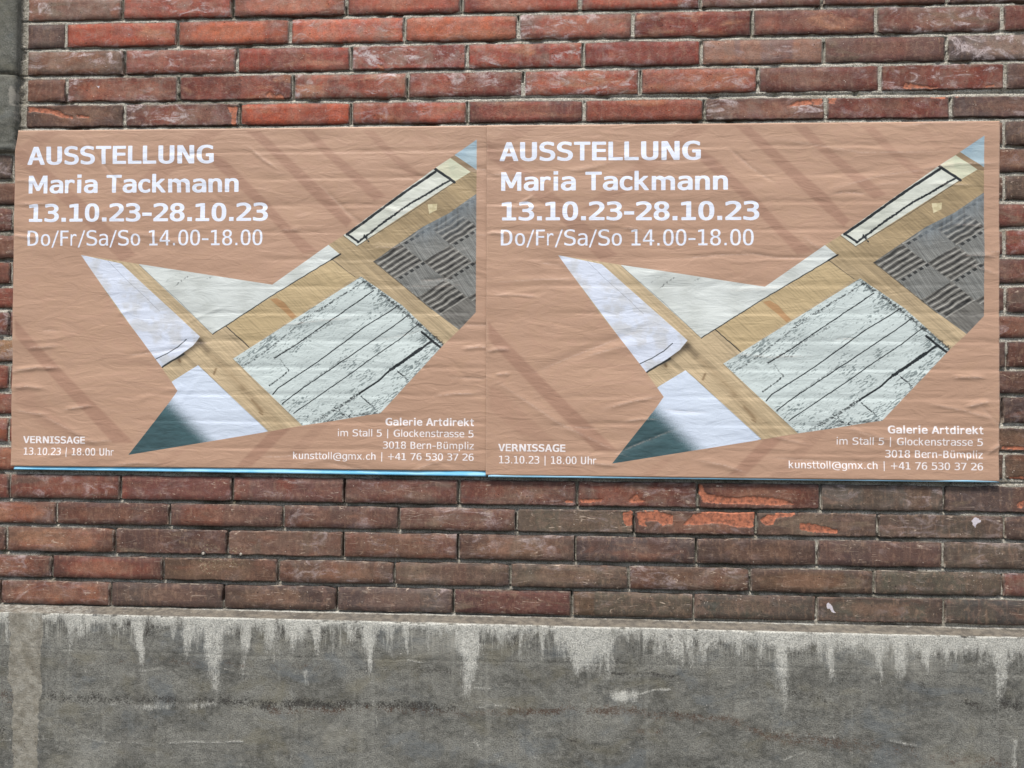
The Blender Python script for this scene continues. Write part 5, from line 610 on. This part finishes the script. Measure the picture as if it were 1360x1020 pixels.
def brick_mesh(L, H, seed, nx, nz, chipfn=None):
    rs = np.random.RandomState(seed)
    gx = np.linspace(-L/2, L/2, nx+1); gz = np.linspace(-H/2, H/2, nz+1)
    X, Z = np.meshgrid(gx, gz)
    r1, r2, r3, r4 = rs.rand(4)*200
    fx = (.0014*(noise(X*38+r1, Z*0+r2, 5)*2-1)+.0010*(noise(X*130+r1, Z*0+r2, 6)*2-1))
    fz = (.0011*(noise(Z*60+r3, X*0+r4, 5)*2-1))
    # wavy outline, fading to the middle
    Z2 = Z+fx*np.abs(Z)/(H/2)*np.sign(Z+1e-9)+.0009*(noise(X*14+r3, Z*0+r1, 7)*2-1)
    X2 = X+fz*np.abs(X)/(L/2)
    # rounded, slightly broken corners
    cr = .004*np.clip(np.abs(X)/(L/2)-.97, 0, .03)/.03*np.abs(Z)/(H/2)
    Z2 = Z2-np.sign(Z)*cr*rs.rand()
    Y = .0009*(noise(X*22+r1, Z*30+r2, 9)*2-1)
    chip = dab = None
    if chipfn is not None:
        chip, dab = chipfn(X, Z)
        Y = Y+.0016*chip*(.7+.6*noise(X*500, Z*500, 4))
    def ring(A, pad):  # extend grid by border rings
        return np.pad(A, pad, mode='edge')
    X3, Z3, Y3 = ring(X2, 2), ring(Z2, 2), ring(Y, 2)
    b = .0016
    ny_, nx_ = X3.shape; jj, ii = np.mgrid[0:ny_, 0:nx_]
    o1 = (jj == 1) | (jj == ny_-2) | (ii == 1) | (ii == nx_-2); o0 = (jj == 0) | (jj == ny_-1) | (ii == 0) | (ii == nx_-1)
    inner = ~(o1 | o0)
    cx = np.clip(X3, -L/2+b, L/2-b); cz = np.clip(Z3, -H/2-1+0, H/2+1)
    sxn = 1-b*2/L; szn = 1-b*2/H
    XX_ = np.where(inner, X3*sxn, X3); ZZ_ = np.where(inner, Z3*szn, Z3)
    YY_ = np.where(inner, Y3, np.where(o0, .030, Y3+.0016))
    me = grid_mesh('brick', np.stack([XX_, YY_, ZZ_], -1))
    if chip is not None:
        fattr(me, 'chip', ring(chip, 2)); fattr(me, 'dab', ring(dab, 2))
    me.materials.append(M_BRICK)
    return me

def poly_soft(X, Z, pts, s):
    d = segdist(X, Z, pts+[pts[0]]); ins = inpoly(X, Z, pts); return sstep(-s, s, np.where(ins, d, -d))
shared = {}
rs = random.Random(11)
LST, HST = .2735, .0560
for n, (xa, xb, za, zb, h, k, c, lm) in enumerate(BRICKS):
    L = xb-xa; xc = (xa+xb)/2; zc = (za+zb)/2-h/2; ang = math.atan2(zb-za, L) if L > .05 else 0
    mine = [(t, p) for t, p in CHIPS if any(xa-.004 < q[0] < xb+.004 and zc-h/2-.004 < q[1] < zc+h/2+.004 for q in p)]
    if mine:
        def fn(X, Z, mine=mine, xc=xc, zc=zc):
            ch = np.zeros(X.shape); db = np.zeros(X.shape)
            Wx = X+xc+.003*(noise(X*260, Z*260, 2)-.5); Wz = Z+zc+.003*(noise(X*260+50, Z*260, 3)-.5)
            for t, p in mine:
                m = poly_soft(Wx, Wz, p, .0016 if t != 'p' else .006)
                if t == 'o': ch = np.maximum(ch, m)
                elif t == 'p': db = np.maximum(db, .42*m)
                else: db = np.maximum(db, m)
            return ch, db
        me = brick_mesh(L, h, n, max(8, int(L/.0025)), int(h/.0025), fn); sx = sz = 1
    elif L > .2:
        key = ('f', rs.randrange(14))
        if key not in shared: shared[key] = brick_mesh(LST, HST, hash(key[1])+5, 16, 4)
        me = shared[key]; sx, sz = L/LST, h/HST
    else:
        me = brick_mesh(L, h, n, max(3, int(L/.02)), 4); sx = sz = 1
    o = link('brick', me, None, wall)
    o.location = (xc, rs.uniform(-.0011, .0011)-(.0012 if k >= 18 else 0), zc-WZ)
    o.rotation_euler = (rs.uniform(-.012, .012), ang+rs.uniform(-.002, .002) if False else -ang, rs.uniform(-.004, .004)); o.scale = (sx, 1, sz)
    o['tone'] = [float(v) for v in lin(c)]
    cm = np.array(c, float); hot = c[0] > 128 and c[0]-c[2] > 50
    tb_ = rs.choice([cm*(.86, .90, 1.0), cm*(1.08, 1.16, 1.14), cm*(.80, .72, .72)]) if hot else rs.choice([cm*(.94, 1.02, 1.02), cm*(1.10, .96, .88), cm*(.84, .86, .92)])
    tc_ = rs.choice([(188, 132, 100), (176, 112, 78), (128, 66, 50)]) if hot else rs.choice([(124, 108, 90), (110, 92, 80), (132, 88, 70)])
    o['tone_b'] = [float(v) for v in lin(np.clip(tb_, 0, 255))]; o['tone_c'] = [float(v) for v in lin(tc_)]
    top = 1 if k <= 4 else 0
    o['lime'] = rs.choice([.15, .3, .5, .9]) if top else rs.choice([.1, .2, .35, .5])
    if lm: o['lime'] = lm*1.1
    o['core'] = rs.uniform(.6, 1.) if (k >= 19 and c[0] > 125) else rs.choice([0., .15, .4, .7])
    o['scratch'] = rs.choice([.1, .3]) if top else rs.choice([.5, .8, 1.0])
    o['warm'] = (.75 if c[0] > 145 else (.35 if c[0] > 120 else .08))*(1 if k <= 17 else .35)
# the jamb-side mortar fillet and the brick wall beyond are part of the same sheet

# ------------------------------------------------------------------ stone jamb, top left
M_STONE = concrete_material('jamb')
jamb = bpy.data.objects.new('window_jamb', None); col.objects.link(jamb); jamb.location = (-1.5, 0, 2.05)
tag(jamb, 'dark grey concrete jamb of two blocks at the top left edge of the wall', 'stone jamb')
def block(x0, x1, z0, z1, yf, yb, seed, parent, org):
    xs = np.linspace(x0, x1, 70); zs = np.linspace(z0, z1, 60); X, Z = np.meshgrid(xs, zs)
    e = np.minimum(np.minimum(X-x0, x1-X), np.minimum(Z-z0, z1-Z))
    Y = yf+.004*np.exp(-(e/.0035)**2)+.0012*(fbm(X*40, Z*40, seed, 3)-.5)+.002*sstep(.62, .75, fbm(X*30, Z*30, seed+4, 3))
    Xp = np.pad(X+.0015*(fbm(Z*50, X*2, seed+1, 2)-.5)*(X > x1-.01), 1, mode='edge'); Zp = np.pad(Z, 1, mode='edge'); Yp = np.pad(Y, 1, mode='edge')
    Yp[0], Yp[-1], Yp[:, 0], Yp[:, -1] = yb, yb, yb, yb
    me = grid_mesh('stone_block', np.stack([Xp-org[0], Yp-org[1], Zp-org[2]], -1))
    fattr(me, 'lime', sstep(.020, .004, np.hypot((Xp+1.336)*1.2, (Zp-2.185)*.42))*.75+.5*sstep(.012, .002, x1-Xp)*(Zp < 2.2)*(fbm(Zp*60, Xp*9, 5, 3) > .45)+.5*sstep(.008, .001, Zp-z0))
    return link('stone_block', me, M_STONE, parent)
block(-2.02, -1.3265, 2.2405, 2.70, -.014, .06, 3, jamb, (-1.5, 0, 2.05))
block(-2.02, -1.3285, 2.0500, 2.2385, -.013, .06, 13, jamb, (-1.5, 0, 2.05))

# ------------------------------------------------------------------ concrete plinth
D = .045
prof = []    # (y, z, ledge) from the wall outwards and down
for t in np.linspace(0, 1, 14): prof.append((.012-(.012+D-.004)*t, .9275-.0065*t, 1.0))
for t in np.linspace(.15, 1, 6): prof.append((-(D-.004)-.004*math.sin(t*math.pi/2), .9210-.004*(1-math.cos(t*math.pi/2)), 1-t))
zz = np.concatenate([np.arange(.9145, .56, -.0026), np.arange(.56, .30, -.008), np.linspace(.29, -.02, 12)])
for z in zz: prof.append((-D, z, 0.0))
prof = np.array(prof); px_ = np.arange(-2.0, 1.78, .0026)
PX_, PY_ = np.meshgrid(px_, prof[:, 0]); _, PZ_ = np.meshgrid(px_, prof[:, 1]); _, PL_ = np.meshgrid(px_, prof[:, 2])
tilt = -.0030*PX_*sstep(.5, .9, PZ_); face = 1-PL_
lime = np.zeros(PX_.shape); dark = np.zeros(PX_.shape); brown = np.zeros(PX_.shape); tan = np.zeros(PX_.shape)
ZT = .9185
wob = .0030*(noise(PX_*170, PZ_*22, 14)-.5)*2+.0035*(noise(PX_*0+3, PZ_*24, 3)-.5)+.002*(noise(PX_*30, PZ_*60, 4)-.5)
rd = random.Random(21)
runs = list(DRIPS)
for _ in range(430):
    runs.append((rd.uniform(-1.9, 1.7), rd.uniform(.0025, .011), ZT-rd.uniform(.016, .060)*(1.25 if _ % 5 == 0 else 1), rd.uniform(.25, .75)))
for _ in range(34): runs.append((rd.uniform(-1.5, 1.5), rd.uniform(.008, .026), ZT-rd.uniform(.08, .22), rd.uniform(.12, .30)))
for x, w, zend, s in runs:
    t = np.clip((ZT-PZ_)/(ZT-zend), 0, 2.0)
    i0, i1 = np.searchsorted(px_, x-.07), np.searchsorted(px_, x+.07); s_ = np.s_[:, i0:i1]; tt = t[s_]
    drift = (rd.random()-.5)*.016*tt
    wd = np.abs(w)*(.72-.30*np.clip(tt, 0, 1.2))*(.8+.5*noise(PZ_[s_]*60+x*90, PX_[s_]*0, 15))
    dd = np.abs(PX_[s_]+wob[s_]+drift-x)
    v = s*np.exp(-(dd/wd)**2.4)*np.clip(1.12-.62*tt, 0, 1)*sstep(1.35, .75, tt)
    v = v*(PZ_[s_] < .92)
    lime[s_] = 1-(1-lime[s_])*(1-np.clip(v*.95, 0, .95))
# crust under the ledge, deeper to the right
th = .013+.018*sstep(.15, .8, PX_)+.014*(fbm(PX_*16, PX_*0+2, 6, 3)-.4)
lime = np.maximum(lime, .92*sstep(2.4, .3, (ZT-PZ_)/th)*(.72+.5*fbm(PX_*45, PZ_*14, 66, 3))*(PZ_ < .9185-.0035*fbm(PX_*60, PX_*0, 69, 3)))
lime = np.maximum(lime, .5*sstep(1.2, .2, (ZT-PZ_)/.045)*(fbm(PX_*70, PZ_*9, 9, 3) > .47)*(PZ_ < .9215)*fbm(PX_*6, PZ_*2, 19, 2))
for kd, pts, w, s in BANDS:
    xs = [p[0] for p in pts]; i0, i1 = np.searchsorted(px_, min(xs)-w-.02), np.searchsorted(px_, max(xs)+w+.02)
    s_ = np.s_[:, i0:i1]; d = segdist(PX_[s_]+.006*(noise(PX_[s_]*60, PZ_[s_]*60, 8)-.5), PZ_[s_]+.008*(noise(PX_[s_]*30, PZ_[s_]*30, 7)-.5), pts)
    v = s*sstep(w*2.3+.0012, 0, d)*(1 if kd == 'lime' else .85)*(.45+.75*fbm(PX_[s_]*14, PZ_[s_]*40, 27, 3)); A_ = {'dark': dark, 'brown': brown, 'lime': lime}[kd]; A_[s_] = np.maximum(A_[s_], v*(.8 if kd != 'lime' else .95))
# dark weathering between the drips
dark = np.maximum(dark, .5*sstep(.085, .01, ZT-PZ_)*sstep(.42, .6, fbm(PX_*22, PZ_*5, 31, 3))*(PZ_ < .92))
stp = [tuple(p) for p in STRIPE]
tan = np.maximum(tan, poly_soft(PX_+.012*(fbm(PZ_*30, PX_*0, 5, 4)-.5)+.008*(fbm(PX_*90, PZ_*90, 55, 3)-.5), np.clip(PZ_, .606, .91), stp, .004)*face)
lime = np.where(tan > .5, np.minimum(lime, .25+.2*fbm(PX_*30, PZ_*30, 3, 3)), lime)
dark = dark*(1-.8*tan)
# the white line of mortar at the back of the ledge
lime = np.maximum(lime, .80*sstep(-.009, -.003, PY_)*PL_*(.25+.9*fbm(PX_*5, PX_*0+5, 15, 3)+.5*(fbm(PX_*70, PY_*200, 16, 3)-.5))); lime = np.maximum(lime, .7*(PL_ > .9)*sstep(-1.02, -1.15, PX_)*.7)
rough = .0016*(fbm(PX_*80, PZ_*80, 41, 3)-.5)+.004*(fbm(PX_*6, PZ_*9, 43, 3)-.5)
board = .0007*np.exp(-((PZ_-.835-.003*np.sin(PX_*3))/.0025)**2)+.0025*np.clip(dark-.3, 0, 1)-.0016*np.clip(lime-.2, 0, 1)
Y = PY_+(rough+board)*face+.002*(fbm(PX_*60, PY_*200, 45, 3)-.5)*PL_
Z = PZ_+tilt+.0018*(fbm(PX_*25, PX_*0+1, 47, 3)-.5)*(PZ_ > .9)
me = grid_mesh('concrete_plinth', np.stack([PX_, Y, Z], -1)[::-1])
for nm, a in (('lime', lime), ('dark', dark), ('brown', brown), ('tan', tan), ('ledge', PL_), ('zone', sstep(.095, .02, ZT-PZ_)*(PZ_ < .921)*(1-tan)*sstep(.3, .6, fbm(PX_*9, PZ_*3, 51, 3)+.1))): fattr(me, nm, a[::-1])
tag(link('concrete_plinth', me, concrete_material('plinth')), 'grey concrete plinth with a sloping ledge and white lime drips under the bricks', 'plinth')

# ------------------------------------------------------------------ posters
IM = draw_print(); M_POSTER = poster_material(IM)
def quad(c, U, V):
    c = np.array(c); return [(c[0, i]*(1-U)+c[1, i]*U)*(1-V)+(c[3, i]*(1-U)+c[2, i]*U)*V for i in (0, 1)]
def make_poster(name, corners, yb, seed, specials, left_curl):
    nx, ny = 400, 284
    u = np.linspace(0, 1, nx); v = np.linspace(0, 1, ny); U, V = np.meshgrid(u, v)
    X, Z = quad(corners, U, V)
    X = X+left_curl*np.exp(-U/.01)*sstep(.07, 0, V)+.0006*(noise(V*9, U*0+seed, 2)-.5)*np.exp(-U/.02)
    Z = Z+.0018*(noise(U*4+seed, U*0, 8)-.5)*(np.exp(-V/.02)-np.exp(-(1-V)/.02))
    uu = U*1.189; vv = V*.841; s = seed*13.7
    h = .0040*(fbm(uu*3.2+s, vv*15+s, seed, 2)-.5)+.0008*(fbm(uu*8+s, vv*36, seed+5, 2)-.5)+.0028*(fbm((uu+vv)*4+s, (vv-uu)*7, seed+9, 2)-.5)
    # the sheet sags a little into the mortar courses
    ph = ((2.427-Z)/PITCH) % 1.0
    h = h-.0009*np.exp(-((ph-.93)/.10)**2)*sstep(.3, .6, fbm(uu*4, vv*4+s, 3, 2))
    fold = np.zeros(U.shape); rs = random.Random(seed)
    cr = list(specials)
    for _ in range(46):
        x0, z0 = rs.uniform(-.02, 1.15), rs.uniform(0, .84); l = rs.uniform(.05, .22); a = rs.gauss(0, .14) if rs.random() < .75 else rs.uniform(-.9, .9)
        cr.append((x0, z0, x0+l*math.cos(a), z0+l*math.sin(a), rs.uniform(.0005, .0016)*rs.choice((1, 1, -1)), rs.uniform(.003, .008)))
    for ic, (x0, z0, x1, z1, amp, wd) in enumerate(cr):
        if ic < len(specials): amp *= 1.05
        mxx, mzz = (x0+x1)/2, (z0+z1)/2; bow = (rs.random()-.5)*.10
        pts = [(x0, z0), (mxx, mzz+bow*math.hypot(x1-x0, z1-z0)), (x1, z1)]
        L2 = math.hypot(x1-x0, z1-z0)+1e-6; d = segdist(uu, vv, pts)
        along = ((uu-x0)*(x1-x0)+(vv-z0)*(z1-z0))/L2**2
        env = sstep(-.05, .3, along)*sstep(1.05, .7, along)
        h = h+amp*np.exp(-(d/wd)**2)*env
        if abs(amp) > .0008: fold = np.maximum(fold, np.exp(-(d/.0016)**2)*env*min(1, abs(amp)/.0016))
    # edges: top pasted flat, lower edge standing off the wall a little
    h = h*(.35+.65*sstep(0, .03, V))
    lift = .0012*sstep(.93, 1.0, V)*(.6+.8*fbm(uu*3+s, uu*0, 77, 2))+.0015*np.exp(-U/.006)+.0010*np.exp(-(1-U)/.006)
    Y = yb-np.maximum(h+.0012, -.0008)-lift
    fold = np.maximum(fold, .35*np.exp(-U/.0012)); fold = np.maximum(fold, .5*np.exp(-(1-U)/.0012))
    Pm = np.stack([X, Y, Z], -1)[::-1]
    # a closed sheet with real thickness: the border turns back by 0.3 mm
    Pp = np.pad(Pm, ((1, 1), (1, 1), (0, 0)), mode='edge')
    for e in (np.s_[0], np.s_[-1], np.s_[:, 0], np.s_[:, -1]): Pp[e][..., 1] += .0004
    me = grid_mesh(name, Pp)
    Up, Vp = np.pad(U[::-1], 1, mode='edge'), np.pad(V[::-1], 1, mode='edge')
    uvl = me.uv_layers.new(name='UVMap'); li = np.zeros(len(me.loops), np.int32); me.loops.foreach_get('vertex_index', li)
    uvl.data.foreach_set('uv', np.stack([Up.reshape(-1)[li], 1-Vp.reshape(-1)[li]], -1).astype(np.float32).reshape(-1))
    fattr(me, 'fold', np.pad(fold[::-1], 1, mode='edge'))
    return link(name, me, M_POSTER)
spL = [(-.01, .605, .13, .595, .0028, .006), (-.01, .645, .09, .648, .0022, .006), (.0, .70, .10, .712, .0012, .005), (-.01, .262, .07, .268, .0016, .005), (-.01, .125, .06, .128, .0013, .005), (.13, .70, .21, .688, .0016, .005),
       (.03, .545, .12, .54, .0013, .006), (1.05, .66, 1.17, .655, .0014, .005), (1.12, .545, 1.19, .54, .0018, .005), (1.0, .845, 1.1, .81, .0012, .006), (.05, .70, .24, .79, .0010, .009)]
spR = [(-.0, .26, .05, .262, .0020, .004), (.0, .545, .06, .54, .0020, .005), (.02, .60, .06, .598, .0014, .004), (1.10, .315, 1.19, .318, .0022, .005), (1.11, .33, 1.19, .36, .0014, .005), (1.11, .67, 1.17, .655, .0020, .006), (1.02, .66, 1.19, .70, .0012, .005),
       (1.08, .60, 1.16, .60, .0022, .005), (1.16, .78, 1.2, .75, .0018, .005), (.84, .72, 1.0, .76, .0013, .009), (.5, .80, .62, .83, .0016, .008), (.0, .60, .35, .80, .0012, .010), (.10, .60, .40, .48, -.0013, .012), (.22, .56, .42, .52, .0013, .012), (.65, .03, 1.1, .07, .0010, .010), (.8, .16, 1.05, .11, .0010, .012),
       (.55, .40, .75, .38, .0010, .01), (.65, .79, .95, .80, -.0014, .008), (0, .38, .25, .37, .0010, .008)]
tag(make_poster('poster', POSTER_L, -.0062, 3, spL, .0085), 'brown exhibition poster pasted on the left, its left edge against the narrow strip of bricks', 'poster', 'two identical exhibition posters side by side')
tag(make_poster('poster', POSTER_R, -.0098, 8, spR, .0), 'brown exhibition poster pasted on the right, overlapping the edge of its neighbour', 'poster', 'two identical exhibition posters side by side')

def sheet(name, c, y, colr, lab, seed):
    U, V = np.meshgrid(np.linspace(0, 1, 260), np.linspace(0, 1, 14)); X, Z = quad(c, U, V)
    Y = y-.0006*(fbm(U*9+seed, V, seed, 3)-.5)-.0030*sstep(.82, 1, V)
    Pp = np.pad(np.stack([X, Y, Z], -1)[::-1], ((1, 1), (1, 1), (0, 0)), mode='edge')
    for e in (np.s_[0], np.s_[-1], np.s_[:, 0], np.s_[:, -1]): Pp[e][..., 1] += .0006
    k = NT(name+'_paper'); wp = k.n('NewGeometry').outputs['Position']
    c_ = k.mix(k.ramp(k.noise(k.mapping(wp, (1, 1, 6)), 14, 3), .42, .62), lin(colr), lin((150, 208, 236)))
    return tag(link(name, grid_mesh(name, Pp), k.done(c_, .5, None, .4)), lab, 'poster')
sheet('old_poster', SHEET_L, -.0056, (112, 188, 226), 'strip of an older light blue poster showing under the lower edge of the left poster', 3)
sheet('old_poster', SHEET_R, -.0092, (168, 216, 240), 'thin strip of an older pale blue poster under the lower edge of the right poster', 5)

# ------------------------------------------------------------------ small metal screws in the mortar
ks = NT('zinc'); wps = ks.n('NewGeometry').outputs['Position']
M_ZINC = ks.done(ks.mix(ks.ramp(ks.noise(wps, 400, 3), .4, .6), lin((190, 186, 176)), lin((130, 122, 108))), .5, None, .5)
kp = NT('grey_plastic'); M_PLUG = kp.done(kp.mix(kp.ramp(kp.noise(kp.n('NewGeometry').outputs['Position'], 300, 3), .4, .6), (.03, .028, .025), (.07, .065, .06)), .6)
def lathe(name, prof, n=14):
    a = np.linspace(0, 2*np.pi, n+1); P = np.array([[(r*math.cos(t), y, r*math.sin(t)) for t in a] for r, y in prof]); return grid_mesh(name, P)
for i, (x, z) in enumerate(SCREWS):
    r = bpy.data.objects.new('wall_screw', None); col.objects.link(r); r.location = (x, -.001, z)
    tag(r, ['small metal screw in the mortar to the left of the weathered joint hole', 'small metal screw in the mortar to the right of the weathered joint hole'][i], 'screw', 'two wall screws under the left poster')
    link('head', lathe('head', [(.0001, .0), (.0016, -.0002), (.0030, -.0008), (.0034, .0006), (.0036, .003), (.002, .004)]), M_ZINC, r)
    link('plug', lathe('plug', [(.0064, .009), (.0066, .0015), (.0056, .0006), (.0042, .0020), (.0038, .009)]), M_PLUG, r)
